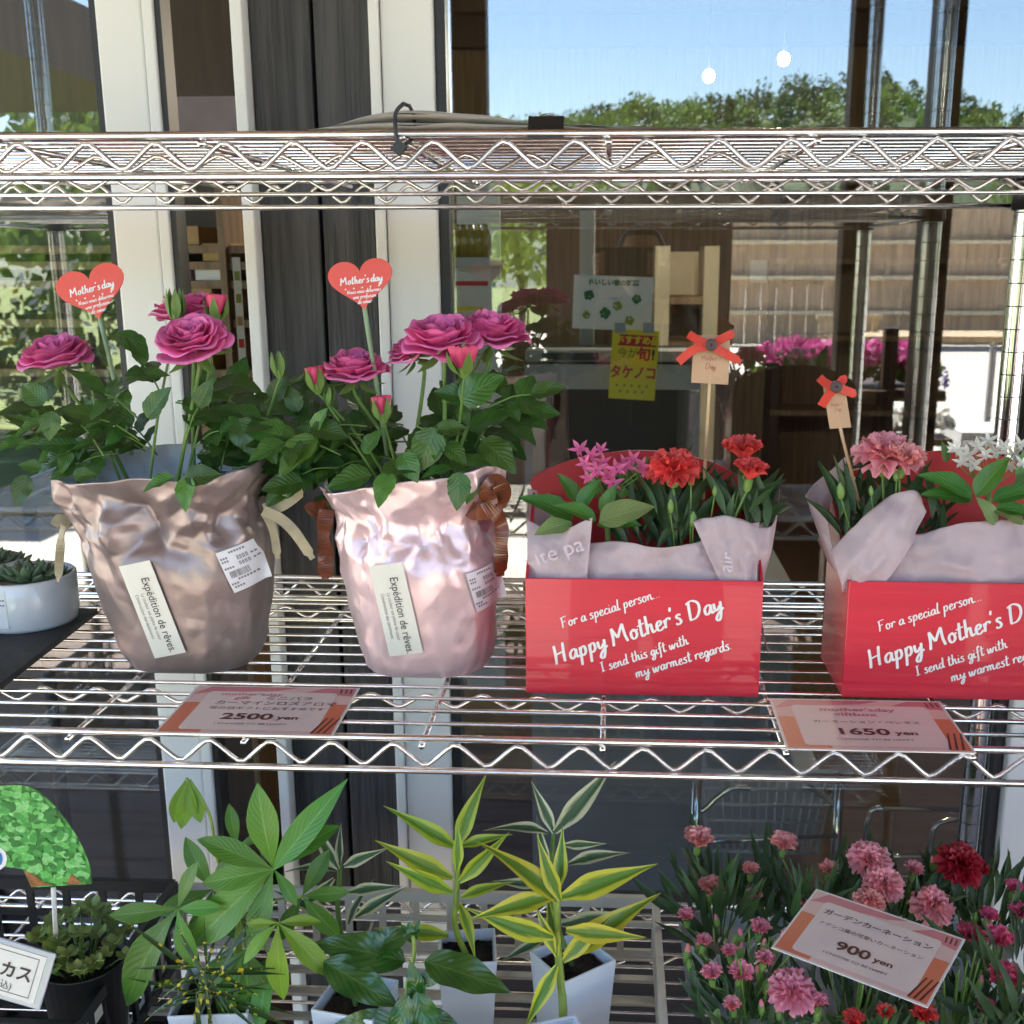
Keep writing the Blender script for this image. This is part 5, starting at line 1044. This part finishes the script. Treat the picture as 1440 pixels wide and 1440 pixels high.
# ================================================================ LEFT OF THE MIDDLE SHELF
M_['ceramic'] = mat('white_ceramic', (.74, .75, .76), .22, coat=.4); M_['gravel'] = mat('gravel', (.42, .33, .20), .9, col2=(.25, .18, .10), vs=260, bump=.8, bs=260)
tray = MB().prism([(-.80, .955, 1.0745), (-.545, .860, 1.0745), (-.50, 1.10, 1.0745), (-.80, 1.10, 1.0745)], (0, 0, 1), .006).build('tray', mat('black_tray', (.020, .018, .017), .6, var=.5, vs=180, bump=.3, bs=160), smooth=False)
a = PZ(0, 962, 1.08); b = PZ(137, 856, 1.08); tray.data.vertices
for i, q in enumerate([(a.x-.25, a.y+.0), (a.x, a.y), (b.x, b.y), (b.x-.02, b.y+.06), (a.x-.25, b.y+.06)][:4]):
    pass
for i, q in enumerate([(-.90, a.y), (a.x, a.y), (b.x, b.y), (-.90, b.y+.02)]):
    for j in (i, i+4): tray.data.vertices[j].co.x = q[0]; tray.data.vertices[j].co.y = q[1]
tag(tray, 'black speckled tray under the white succulent pot', 'tray')
def succulent(label, u, v, Y, r, h, full=True):
    c = PY(u, v, Y); z0 = 1.081; t = thing('succulent_pot', label, 'succulent', (c.x, Y, z0))
    MB().lathe([(.001, 0), (r*.93, 0), (r*.96, .004), (r*.97, .008), (r, .012), (r, h-.002), (r-.002, h), (r-.005, h-.002), (r-.006, h-.012), (.001, h-.012)], (c.x, Y, z0), 40).build('pot', M_['ceramic'], t)
    MB().lathe([(r-.006, 0), (.02, .003), (.001, .004)], (c.x, Y, z0+h-.013), 24).build('gravel', M_['gravel'], t)
    rr = random.Random(4)
    sm = leafmat('succulent_leaf', (.11, .17, .075), (.18, .24, .12), .5, 0, 0, edge=(.22, .10, .08), edge_at=.75, rnd=.25) if full else bpy.data.materials['succulent_leaf']
    def fl(a, b): th = 2*math.pi*a; w_ = .22*math.sin(math.pi*b**1.2)**.8; return (w_*math.cos(th), b, .5*w_*math.sin(th)+.25*b*b)
    me = MB().grid(fl, 8, 6, wrap=True, uv=True).mesh('succulent_leaf', sm)
    for dx, dy, s in ((.008, -.002, 1), (-.024, .006, .7), (.028, .01, .7), (-.005, .02, .8)):
        for ring, n, el, L in ((0, 8, 12, .020), (1, 7, 35, .017), (2, 5, 60, .012)):
            for k in range(n):
                aa = 2*math.pi*k/n+ring*.4+rr.uniform(-.1, .1); e = R(el); obj('leaf', me, t, frame((c.x+dx, Y+dy, z0+h-.010), (math.cos(aa)*math.cos(e), math.sin(aa)*math.cos(e), math.sin(e)), (0, 0, 1), L*s*1.6))
    if full:
        W, H = .040, .040; th0 = -math.pi/2-.30
        fn = lambda x, y, o=.0004: Vector((c.x+(r+o)*math.cos(th0+x/r), Y+(r+o)*math.sin(th0+x/r), z0+h*.52+y))
        s = MB().grid(lambda a, b: fn((a-.5)*W, (b-.5)*H), 10, 2).build('price_sticker', M_['sticker'], t); sticker_print(s, lambda x, y: fn(x, y, .0008), W, H, M_['faint'])
pz = PZ(45, 882, 1.081)
succulent('round white ceramic pot of succulents with price sticker on tray', 40, 850, 1.085, .050, .052)
succulent('white ceramic succulent pot behind the price stickered one', -22, 790, 1.15, .040, .048, False)
pl = thing('planter', 'dark green planter on thin stand behind the left pane', 'planter', (PY(35, 660, 1.75).x, 1.75, 0))
c = PY(32, 632, 1.75); MB().lathe([(.001, -.085), (.055, -.085), (.082, -.01), (.085, 0), (.078, 0), (.05, -.06), (.001, -.06)], c, 28).build('bowl', mat('dark_green_glaze', (.030, .045, .012), .35, var=.2, vs=6), pl)
MB().tube([c+Vector((0, 0, -.085)), (c.x, c.y, .03)], .012, 8).build('stand', M_['wooddark'], pl)
# ---------------------------------------------------------------- folded cloth, tie and clip on the top shelf
M_['cloth'] = mat('beige_cloth', (.40, .35, .30), .85, var=.12, vs=10, bump=.3, bs=25, sheen=.3, stretch=(1, 4, 4))
cl = thing('folded_cloth', 'folded beige cloth lying along the top shelf', 'cloth', (-.05, .90, SH['top']))
topc = [(438, 184), (480, 172), (520, 160), (560, 152), (600, 153), (640, 156), (700, 163), (760, 172), (830, 176), (900, 179), (992, 185)]
for lay, (f0, f1, y0, dY) in enumerate(((0, .45, .838, .13), (.47, 1.0, .846, .12))):
    T = spline([PY(u, v, .85) for u, v in topc], 6); zb = SH['top']+.0035
    def cfn(a, b):
        x = a*(len(T)-1); i = min(int(x), len(T)-2); p = T[i].lerp(T[i+1], x-i); hh = max(.001, p.z-zb); th = math.pi*2*b
        lo, hi = zb+hh*f0, zb+hh*f1; w_ = dY/2; wob = .0018*noise.noise((p.x*30, b*6, lay*5))
        cy = math.cos(th); sz = math.sin(th); return Vector((p.x, y0+w_-w_*math.copysign(abs(cy)**.7, cy)*(1+wob*8), (lo+hi)/2+(hi-lo)/2*math.copysign(abs(sz)**.6, sz)+wob))
    MB().grid(lambda a, b: cfn(a, b), 60, 24).build('cloth_fold', M_['cloth'], cl)
ct2 = spline([PY(567, 146, .829), PY(557, 158, .828), PY(556, 180, .826), PY(560, 203, .826), PY(568, 204, .828), PY(580, 192, .842), PY(582, 165, .86), PY(576, 149, .842)], 8)
tie = thing('cable_tie', 'black cable tie looped round the cloth and top rail', 'cable tie', ct2[0])
MB().tube(ct2, .0015, 7, closed=True).build('loop', M_['black'], tie); p = PY(562, 207, .824); MB().box(-.004, .004, -.003, .003, -.005, .004, M=Matrix.Translation(p) @ Matrix.Rotation(R(40), 4, 'Y')).build('head', M_['black'], tie, smooth=False)
p = PY(767, 181, .832); bc = thing('binder_clip', 'black binder clip on the edge of the folded cloth', 'clip', p)
MB().prism([(p.x-.013, p.y, p.z-.006), (p.x+.013, p.y, p.z-.006), (p.x+.013, p.y+.012, p.z+.007), (p.x-.013, p.y+.012, p.z+.007)], (0, .1, 1), .003).build('jaw', M_['black'], bc, smooth=False)
MB().tube(spline([(p.x-.006, p.y+.012, p.z+.009), (p.x-.003, p.y+.03, p.z+.013), (p.x+.003, p.y+.03, p.z+.013), (p.x+.006, p.y+.012, p.z+.009)]), .0009, 6).build('lever', M_['pole'], bc)

# ================================================================ LOWER SHELF
ZL = SH['low']+.0035
M_['crate'] = mat('ivory_crate', (.70, .66, .56), .5, var=.08, vs=8); M_['potw'] = mat('white_pot', (.66, .70, .76), .4, var=.04, vs=10)
def crate(label, x0, x1, y0, y1, z0, h, m, nx, ny, cat='crate'):
    t = thing('crate', label, cat, ((x0+x1)/2, (y0+y1)/2, z0)); th = .004
    for nm, (ax, ay), (bx, by) in (('side', (x0, y0), (x1, y0)), ('side', (x0, y1), (x1, y1)), ('side', (x0, y0), (x0, y1)), ('side', (x1, y0), (x1, y1))):
        mb = MB(); dx, dy = bx-ax, by-ay; L = math.hypot(dx, dy); M = Matrix.Translation((ax, ay, z0)) @ Matrix.Rotation(math.atan2(dy, dx), 4, 'Z'); n = nx if L > .3 else ny
        mb.box(0, L, -th, th, h-.014, h, M=M); mb.box(0, L, -th*.6, th*.6, 0, .012, M=M); mb.box(0, L, -th*.6, th*.6, h*.52, h*.52+.006, M=M)
        for k in range(n+1): x = L*k/n; mb.box(max(0, x-.004), min(L, x+.004), -th*.6+.0002, th*.6-.0002, .0121, h-.0141, M=M)
        mb.build(nm, m, t, smooth=False)
    for k in range(9): y = y0+(y1-y0)*k/8; MB().box(x0+.001, x1-.001, max(y0, y-.005), min(y1, y+.005), z0-.001, z0+.003).build('floor_slat', m, t, smooth=False)
cr = PZ(922, 1262, .715); cl_ = PZ(300, 1262, .715)
crate('ivory plastic crate holding the white foliage pots', cl_.x-.05, cr.x, .845, cr.y, ZL+.001, .715-ZL, M_['crate'], 14, 9)
pk = PZ(245, 1240, .735); crate('black plastic crate holding the sedum pot', -1.0, pk.x, .90, pk.y, ZL+.001, .735-ZL, M_['black'], 11, 8)
def pot(label, u, v, zr, w, rot, h=.105, taper=.8, group='white square pots in the ivory crate'):
    c = PZ(u, v, zr); t = thing('plant_pot', label, 'plant pot', (c.x, c.y, zr-h), group); M = Matrix.Translation((c.x, c.y, zr-h)) @ Matrix.Rotation(R(rot), 4, 'Z'); mb = MB(); a = w/2; b = a*taper; i = a-.003; zz = h-.012
    V = [(-b, -b, 0), (b, -b, 0), (b, b, 0), (-b, b, 0), (-a, -a, h), (a, -a, h), (a, a, h), (-a, a, h), (-i, -i, h), (i, -i, h), (i, i, h), (-i, i, h), (-i+.001, -i+.001, zz), (i-.001, -i+.001, zz), (i-.001, i-.001, zz), (-i+.001, i-.001, zz)]
    mb.add([M @ Vector(q) for q in V], [(3, 2, 1, 0)]+[(k, (k+1) % 4, 4+(k+1) % 4, 4+k) for k in range(4)]+[(4+k, 4+(k+1) % 4, 8+(k+1) % 4, 8+k) for k in range(4)]+[(8+k, 8+(k+1) % 4, 12+(k+1) % 4, 12+k) for k in range(4)])
    o = mb.build('pot', M_['potw'], t, smooth=False); md = o.modifiers.new('b', 'BEVEL'); md.width = .003; md.segments = 2
    MB().grid(lambda p, q: M @ Vector(((p-.5)*2*(i-.0012), (q-.5)*2*(i-.0012), zz-.001+.004*noise.noise((p*9, q*9, u)))), 14, 14).build('soil', M_['soil'], t)
    return Vector((c.x, c.y, zr-.014))
zr = .742
s3 = pot('white square pot under the white edged dracaena', 805, 1343, zr, .066, 38)
s2 = pot('white square pot under the lime dracaena', 657, 1330, zr-.004, .062, 8)
s1 = pot('white square pot of dark soil behind the glossy leaves', 500, 1398, zr-.004, .066, -12)
s0 = pot('white square pot under the money tree and croton', 305, 1392, zr-.008, .078, 6)
s4 = pot('white square pot under the yellow dracaena', 782, 1462, zr-.01, .060, 20)
def dracaena(label, kind, foot, stem_px, leaves, r=.0035):
    global RN
    RN = random.Random(int(foot.x*999)); t = thing('dracaena', label, 'dracaena', foot); stem(t, [foot]+[PY(*p) for p in stem_px], r, taper=.8, m='lstem' if kind != 'whi' else 'stem')
    for a in leaves: pxl(t, kind, a[0], a[1], a[2], a[3], a[4], tow=a[5] if len(a) > 5 else RN.uniform(0, .35), nrm=(-.75, .55), roll=RN.uniform(-.45, .45), wide=1.1)
M_['lstem'] = mat('lime_stem', (.26, .36, .05), .45, var=.2, vs=60)
dracaena('lime green dracaena with upright leaves in the crate', 'lime', s2, [(640, 1300, 1.025), (643, 1240, 1.03), (643, 1190, 1.035)], [(643, 1192, 1.03, 72, 108, .1), (641, 1192, 1.03, 141, 104), (636, 1235, 1.025, 150, 118, .2), (636, 1255, 1.02, 150, 100, .3), (646, 1240, 1.02, 45, 95, .2), (648, 1190, 1.03, 20, 72), (630, 1316, 1.01, 165, 95, .3), (645, 1270, 1.01, -62, 78, .5), (642, 1225, 1.01, 85, 70, .2), (648, 1262, 1.02, 25, 70, .1)])
dracaena('white edged dracaena behind the yellow one', 'whi', s3, [(778, 1280, 1.055), (776, 1220, 1.06), (778, 1172, 1.065)], [(779, 1172, 1.06, 112, 78, 0), (780, 1170, 1.06, 48, 130, 0), (770, 1172, 1.06, 158, 82, .1), (792, 1188, 1.06, 5, 60, .3), (800, 1215, 1.06, 20, 85, 0), (760, 1245, 1.06, 172, 68, .1), (772, 1215, 1.05, 110, 60, .2), (768, 1320, 1.05, 200, 70, .2), (790, 1300, 1.06, 10, 110, .1)], .0028)
dracaena('yellow striped dracaena leaning from the front pot', 'yel', s4, [(792, 1430, .965), (785, 1340, .985), (783, 1262, .995)], [(782, 1268, .985, 128, 128, .2), (788, 1266, .985, 112, 95, .1), (789, 1262, .985, 22, 142, .1), (778, 1262, .985, 186, 118, .3), (778, 1318, .975, 163, 122, .2), (785, 1250, 1.0, 85, 85, 0), (796, 1308, .975, 2, 112, .4), (794, 1345, .975, 38, 150, .1), (792, 1352, .97, 48, 95, .2), (783, 1358, .965, 238, 92, .5), (783, 1345, .98, 100, 80, .1), (780, 1340, .975, 110, 70, .2)], .0048)
dracaena('small white edged dracaena behind the glossy leaves', 'whi', s1, [(476, 1290, 1.06), (477, 1240, 1.065), (478, 1215, 1.065)], [(476, 1222, 1.06, 122, 82, .1), (474, 1225, 1.06, 160, 72, .1), (484, 1218, 1.06, 30, 75, .5), (470, 1235, 1.06, 225, 75, .2), (490, 1255, 1.06, 15, 78, .3), (478, 1215, 1.07, 92, 55, 0), (500, 1290, 1.06, 35, 82, .1), (468, 1290, 1.06, 150, 90, .2), (490, 1300, 1.06, 75, 60, .2)], .003)
# money tree
RN = random.Random(8); t = thing('money_tree', 'money tree with large palmate bright green leaves', 'money tree', s0)
top_ = PY(338, 1290, 1.0); stem(t, [s0+Vector((.018, 0, 0)), PY(332, 1360, .985), top_], .0055, m='lstem')
for (u, v, Y, kind, lf) in ((333, 1192, 1.0, 'pach', [(98, 62), (168, 58), (235, 66), (300, 58), (30, 40)]), (385, 1222, .975, 'pach', [(98, 122), (42, 105), (218, 155), (256, 118), (185, 95), (305, 62), (150, 110)]), (250, 1278, .955, 'pach', [(181, 92), (70, 76), (233, 168), (8, 62), (285, 85)]), (391, 1298, .94, 'pachy', [(269, 116), (322, 104), (222, 68), (178, 45), (12, 60)]), (345, 1335, .95, 'pach', [(245, 110), (275, 95), (215, 90), (300, 70)]), (380, 1345, .96, 'pach', [(262, 100), (230, 80), (285, 60)]), (300, 1250, 1.02, 'pach', [(120, 80), (200, 80), (60, 60), (250, 95), (300, 80)]), (425, 1260, 1.01, 'pach', [(60, 70), (10, 70), (-50, 80), (240, 70)])):
    h = PY(u, v, Y); stem(t, [top_, top_.lerp(h, .5)+Vector((0, 0, .006)), h], .0015, 'leaf_stalk', m='lstem')
    for a, L in lf: pxl(t, kind, u, v, Y, a, L, tow=RN.uniform(.0, .45), nrm=(-.8, .5), roll=RN.uniform(-.3, .3))
pxl(t, 'pachn', 384, 1224, .97, 52, 168, tow=.1, nrm=(-.8, .4))
stem(t, [top_, PY(307, 1212, 1.0), PY(296, 1150, 1.0), PY(276, 1112, 1.0), PY(262, 1094, 1.0)], .0018, 'leaf_stalk', m='lstem')
for du, a, L in ((0, 255, 66), (2, 268, 72), (6, 285, 64), (3, 275, 58)): pxl(t, 'pachy', 262+du, 1094, 1.0, a, L, tow=.15, nrm=(-.9, .1), roll=RN.uniform(-.5, .5), wide=1.2)
# croton with thin speckled leaves
RN = random.Random(9); t = thing('croton', 'croton with thin yellow speckled dark leaves', 'croton', s0+Vector((-.012, -.01, 0))); stem(t, [s0+Vector((-.012, -.012, 0)), PY(283, 1400, .94), PY(290, 1370, .94)], .003, m='lstem')
for k in range(46):
    a = RN.uniform(-25, 205) if k % 4 else RN.uniform(180, 350); pxl(t, 'croton', 288+RN.uniform(-14, 14), 1378+RN.uniform(-18, 30), .93+RN.uniform(-.012, .02), a, RN.uniform(60, 130), tow=RN.uniform(-.1, .5), wide=1.0)
# coffee plant
RN = random.Random(10); cf = PZ(585, 1470, zr-.01); t = thing('coffee_plant', 'coffee plant with glossy wavy dark green leaves', 'coffee plant', cf); stem(t, [cf, PY(572, 1400, .93), PY(582, 1340, .945), PY(580, 1315, .95)], .0028, m='lstem')
for u, v, Y, a, L in ((570, 1352, .945, 160, 128), (455, 1352, .93, -25, 122), (596, 1352, .935, -10, 126), (590, 1410, .925, 100, 62), (560, 1435, .92, 190, 120), (585, 1395, .92, -70, 100), (590, 1385, .93, 40, 60), (500, 1345, .95, 30, 100), (575, 1400, .915, 250, 80), (600, 1420, .92, -40, 80)): pxl(t, 'coffee', u, v, Y, a, L, tow=.2, nrm=(-.7, .6), roll=RN.uniform(-.25, .25))
for a in (75, 100, 120): pxl(t, 'coffee', 580, 1325, .95, a, 30, tow=0)
# ---------------------------------------------------------------- sedum pot, photo tag, price plate
RN = random.Random(12); sp = PY(118, 1355, .985); t = thing('sedum_pot', 'black pot of small round leaved sedum', 'sedum', (sp.x, .985, ZL+.004))
zt = PY(118, 1345, .985).z; hh = zt-ZL-.004
MB().lathe([(.001, 0), (.034, 0), (.044, hh), (.046, hh), (.042, hh-.004), (.040, hh-.012), (.001, hh-.012)], (sp.x, .985, ZL+.004), 28).build('pot', M_['black'], t)
MB().lathe([(.041, 0), (.001, .002)], (sp.x, .985, zt-.012), 20).build('soil', M_['soil'], t)
for k in range(42):
    th = RN.uniform(0, 6.28); r = .054*math.sqrt(RN.random()); p = Vector((sp.x+r*math.cos(th), .985+r*math.sin(th), zt+.012+RN.uniform(-.012, .050)*(1-r/.07)))
    stem(t, [Vector((sp.x+r*.5*math.cos(th), .985+r*.5*math.sin(th), zt-.01)), p], .0009, 'stem')
    for j in range(7): aa = j*1.05+th; el = RN.uniform(.1, .7); obj('leaf', LS['sedum'][0], t, frame(p, (math.cos(aa)*math.cos(el), math.sin(aa)*math.cos(el), math.sin(el)), (0, 0, 1), RN.uniform(.010, .0145)))
pm = mat('leaf_photo_print', (.09, .36, .07), .35, col2=(.02, .13, .02), vs=90, vdet=1); 
N_ = pm.node_tree.nodes; vo = N_.new('ShaderNodeTexVoronoi'); vo.inputs['Scale'].default_value = 95; rmp = N_.new('ShaderNodeValToRGB'); tcx = N_.new('ShaderNodeTexCoord'); pm.node_tree.links.new(tcx.outputs['Object'], vo.inputs[0])
rmp.color_ramp.elements[0].color = (.20, .55, .16, 1); rmp.color_ramp.elements[1].color = (.015, .12, .015, 1); rmp.color_ramp.elements[0].position = .15; rmp.color_ramp.elements[1].position = .75
e = rmp.color_ramp.elements.new(.45); e.color = (.07, .36, .05, 1)
vo.inputs['Scale'].default_value = 120; mpx = N_.new('ShaderNodeMapping'); mpx.inputs['Rotation'].default_value = (0, .6, 0); mpx.inputs['Scale'].default_value = (1.5, 1, .8); pm.node_tree.links.new(tcx.outputs['Object'], mpx.inputs[0]); nzx = N_.new('ShaderNodeTexNoise'); nzx.inputs['Scale'].default_value = 40; pm.node_tree.links.new(tcx.outputs['Object'], nzx.inputs[0])
vmx = N_.new('ShaderNodeVectorMath'); vmx.operation = 'MULTIPLY_ADD'; vmx.inputs[1].default_value = (.02, .0, .02); pm.node_tree.links.new(nzx.outputs['Color'], vmx.inputs[0]); pm.node_tree.links.new(mpx.outputs[0], vmx.inputs[2]); pm.node_tree.links.new(vmx.outputs[0], vo.inputs[0])
spx = N_.new('ShaderNodeSeparateColor'); pm.node_tree.links.new(vo.outputs['Color'], spx.inputs[0]); adx = N_.new('ShaderNodeMath'); adx.operation = 'MULTIPLY_ADD'; adx.inputs[1].default_value = .6; pm.node_tree.links.new(spx.outputs[0], adx.inputs[0]); adx2 = N_.new('ShaderNodeMath'); adx2.operation = 'MULTIPLY'; adx2.inputs[1].default_value = .5; pm.node_tree.links.new(vo.outputs['Distance'], adx2.inputs[0]); pm.node_tree.links.new(adx2.outputs[0], adx.inputs[2]); pm.node_tree.links.new(adx.outputs[0], rmp.inputs[0]); pm.node_tree.links.new(rmp.outputs[0], N_['Principled BSDF'].inputs['Base Color'])
t = thing('picture_tag', 'rounded tag with green leaf picture above the sedum', 'plant tag', PY(75, 1330, .965))
out = [PY(u, v, .955) for u, v in spline([(-60, 1120, 0), (-20, 1108, 0), (38, 1106, 0), (75, 1132, 0), (105, 1172, 0), (124, 1212, 0), (129, 1243, 0)], 5) and [(p.x, p.y) for p in spline([(-60, 1120, 0), (-20, 1108, 0), (38, 1106, 0), (75, 1132, 0), (105, 1172, 0), (124, 1212, 0), (129, 1243, 0)], 5)]]+[PY(u, v, .955) for u, v in ((80, 1246), (44, 1248), (32, 1222), (0, 1218), (-60, 1230))]
MB().prism(out, (0, 1, 0), .001).build('tag_card', pm, t, smooth=False)
def inside(x, z):
    c = False; n = len(out)
    for i in range(n):
        a, b = out[i], out[(i+1) % n]
        if (a.z > z) != (b.z > z) and x < (b.x-a.x)*(z-a.z)/(b.z-a.z)+a.x: c = not c
    return c
lp = MB(); rr = random.Random(2); xs = [p.x for p in out]; zs_ = [p.z for p in out]; cnt = 0
for k in range(900):
    x, z = rr.uniform(min(xs), max(xs)), rr.uniform(min(zs_), max(zs_)); a = rr.uniform(-2.2, -.4); s = rr.uniform(.0035, .0065)
    P = [Vector((x+s*(math.cos(q*.785)*.62*math.cos(a)-math.sin(q*.785)*math.sin(a)), out[0].y-.0003-k*.0000009, z+s*(math.cos(q*.785)*.62*math.sin(a)+math.sin(q*.785)*math.cos(a)))) for q in range(8)]
    if all(inside(p.x, p.z) for p in P): lp.add(P, [tuple(range(8))], rr.randrange(4))
lp.build('leaf_print', [mat('print_green_%d' % i, c, .4, var=.25, vs=300) for i, c in enumerate(((.05, .30, .05), (.12, .46, .09), (.02, .17, .025), (.22, .56, .18)))], t, smooth=False)
br = MB(); br.add([PY(u, v, .9535) for u, v in ((44, 1247), (33, 1224), (52, 1232), (60, 1240), (76, 1245))], [(0, 1, 2, 3, 4)]); br.add([PY(u, v, .9535) for u, v in ((93, 1244), (100, 1228), (116, 1243))], [(0, 1, 2)]); br.build('soil_print', mat('brown_photo_print', (.30, .12, .04), .4, var=.5, vs=150), t, smooth=False)
for m, d, k in (('white_ink', .0008, 1), ('blue_ink', .0012, .78), ('sky_ink', .0016, .5)):
    if m == 'sky_ink': M_[m] = mat('sky_print', (.18, .50, .72), .5)
    b = MB(); b.add([PY(-18+(28*k)*math.cos(q*.3927), 1208+(22*k)*math.sin(q*.3927)*(1+.12*math.cos(q*1.2)), .9545-d) for q in range(16)], [tuple(range(16))]); b.build('emblem', M_[m], t, smooth=False)
MB().tube([PY(75, 1248, .957), PY(80, 1345, .975)], .0025, 6).build('stick', M_['label'], t)
A = PY(74, 1336, .90); B = PY(60, 1428, .885); U_ = (A-B).normalized(); X = (RT-U_*RT.dot(U_)).normalized(); X = (X+U_*-.14).normalized(); U_ = (U_-X*U_.dot(X)).normalized(); NN = X.cross(U_)
ctr = (A+B)/2-X*.055
if NN.y > 0: NN = -NN
Mp = Matrix(((X.x, -NN.x, U_.x, ctr.x), (X.y, -NN.y, U_.y, ctr.y), (X.z, -NN.z, U_.z, ctr.z), (0, 0, 0, 1)))
t = thing('price_plate', 'clear framed price plate with black handwriting before the sedum', 'price plate', ctr)
o = MB().box(-.055, .055, 0, .003, -.028, .028, M=Mp).build('holder', mat('clear_plastic', (.45, .46, .50), .2, coat=.6), t, smooth=False); md = o.modifiers.new('b', 'BEVEL'); md.width = .004; md.segments = 3; md.affect = 'EDGES'
MB().box(-.048, .048, -.0008, -.0002, -.023, .023, M=Mp).build('paper', M_['label'], t, smooth=False)
for x0, x1, z0, z1 in ((-.044, .042, .0185, .0192), (-.044, .042, -.0192, -.0185), (.0413, .042, -.0185, .0185)): MB().box(x0, x1, -.0012, -.0009, z0, z1, M=Mp).build('border_line', M_['faint'], t, smooth=False)
put_text('ティカス', .016, Mp @ Matrix.Translation((0, -.0008, 0)), M_['ink'], t, bold=.0004, pos=(.008, .001)); put_text('(税込)', .009, Mp @ Matrix.Translation((0, -.0008, 0)), M_['ink'], t, pos=(.012, -.013))
# ---------------------------------------------------------------- garden carnations
spots = [(1010, 1330, .215), (1130, 1330, .0), (1250, 1330, 0), (1370, 1330, 0), (1060, 1420, 0), (1200, 1430, 0), (1340, 1430, 0), (1440, 1380, 0)]
names = ['pale pink budded carnation pot beside the ivory crate', 'pink budded carnation pot behind the price card corner', 'salmon pink carnation pot behind the tilted price card', 'deep red carnation pot behind the tilted price card', 'open pink carnation pot before the tilted price card', 'red budded carnation pot under the tilted price card', 'green budded carnation pot below the tilted price card', 'hot pink carnation pot at the rack end']
pts = []
for i, (u, v, _) in enumerate(spots):
    g = PY(u, v, 1.12 if i < 4 else .985); RN = random.Random(40+i); t = thing('carnation_pot', names[i], 'carnation', (g.x, g.y, ZL), 'carnation pots on the lower shelf')
    zt = ZL+.075; MB().lathe([(.001, 0), (.034, 0), (.044, .075), (.046, .078), (.042, .078), (.041, .07), (.001, .07)], (g.x, g.y, ZL), 24).build('pot', M_['potw'], t)
    pts.append((t, Vector((g.x, g.y, zt))))
    for k in range(70):
        th = RN.uniform(0, 6.28); r = .055*math.sqrt(RN.random()); el = RN.uniform(.55, 1.45); b = Vector((g.x+r*math.cos(th), g.y+r*math.sin(th), zt-.005+RN.uniform(0, .07 if i not in (4, 5, 6) else .012)))
        d = Vector((math.cos(th)*math.cos(el), math.sin(th)*math.cos(el), math.sin(el))); ms = LS['carn']; L = RN.uniform(.035, .065)*(.75 if i in (4, 5, 6) else 1); obj('leaf', ms[RN.randrange(3)], t, frame(b, d, (RN.uniform(-.4, .4), -.8, .5), (L*1.15, L, L)))
    for k in range(9):
        th = RN.uniform(0, 6.28); r = .035*math.sqrt(RN.random()); stem(t, [(g.x+r*.4*math.cos(th), g.y+r*.4*math.sin(th), zt-.01), (g.x+r*math.cos(th), g.y+r*math.sin(th), zt+RN.uniform(.05, .085))], .0012)
RN = random.Random(77)
def near(p): return min(pts, key=lambda q: (q[1].x-p.x)**2+(q[1].y-p.y)**2)
for i, (u, v, Y, r, kind, lay) in enumerate([(982, 1186, 1.13, 19, 'salmon', 1), (1000, 1252, 1.10, 17, 'salmon', 1), (1101, 1190, 1.13, 17, 'salmon', 1), (1068, 1308, 1.03, 13, 'lil', 1), (1027, 1340, 1.0, 11, 'lil', 1), (1112, 1325, .97, 15, 'lil', 1), (1001, 1372, .97, 14, 'lil', 1), (1042, 1372, .97, 17, 'lil', 1), (1115, 1392, .955, 31, 'lil', 0), (1222, 1206, 1.11, 28, 'pink', 0), (1244, 1241, 1.08, 27, 'pink', 0), (1224, 1265, 1.06, 20, 'salmon', 0), (1313, 1270, 1.07, 29, 'pink', 0), (1352, 1212, 1.11, 31, 'deep', 0), (1377, 1226, 1.11, 12, 'deep', 1), (1362, 1318, 1.05, 17, 'hot', 1), (1403, 1325, 1.02, 19, 'hot', 1), (1414, 1382, .97, 22, 'hot', 1), (1298, 1430, .945, 17, 'red', 1), (1200, 1437, .94, 14, 'red', 1), (1434, 1286, 1.08, 14, 'hot', 1), (1130, 1270, 1.07, 9, 'salmon', 1), (1055, 1225, 1.11, 11, 'salmon', 1), (965, 1290, 1.06, 11, 'lil', 1), (1060, 1262, 1.08, 10, 'pink', 1), (1165, 1225, 1.11, 12, 'salmon', 1), (990, 1325, 1.0, 10, 'lil', 1), (1075, 1350, .97, 12, 'lil', 1), (1150, 1410, .95, 12, 'lil', 1), (1425, 1250, 1.1, 11, 'hot', 1), (1390, 1290, 1.06, 12, 'hot', 1), (1385, 1420, .96, 13, 'hot', 1), (1285, 1225, 1.11, 12, 'pink', 1), (1030, 1415, .95, 12, 'pink', 1), (1245, 1425, .945, 11, 'red', 1)]):
    p = PY(u, v, Y); t, g = near(p); carnation(t, u, v, Y, r, kind, (RN.uniform(-.15, .15), .25+.25*(lay == 0), 1), CARNB if lay else CARN, foot=g+Vector((RN.uniform(-.02, .02), RN.uniform(-.02, .02), -.01)), seed=100+i)
for i in range(44):
    u = RN.uniform(955, 1440); v = RN.uniform(1215, 1430); Y = 1.14-(v-1200)/240*.2
    if 1090 < u < 1360 and 1250 < v < 1420: continue
    p = PY(u, v, Y); t, g = near(p); e = greenbud(t, u, v, Y, RN.uniform(17, 28), RN.uniform(-15, 15), RN.choice((None, None, 'lil', 'salmon'))); stem(t, [g, g.lerp(e, .6), e], .001)
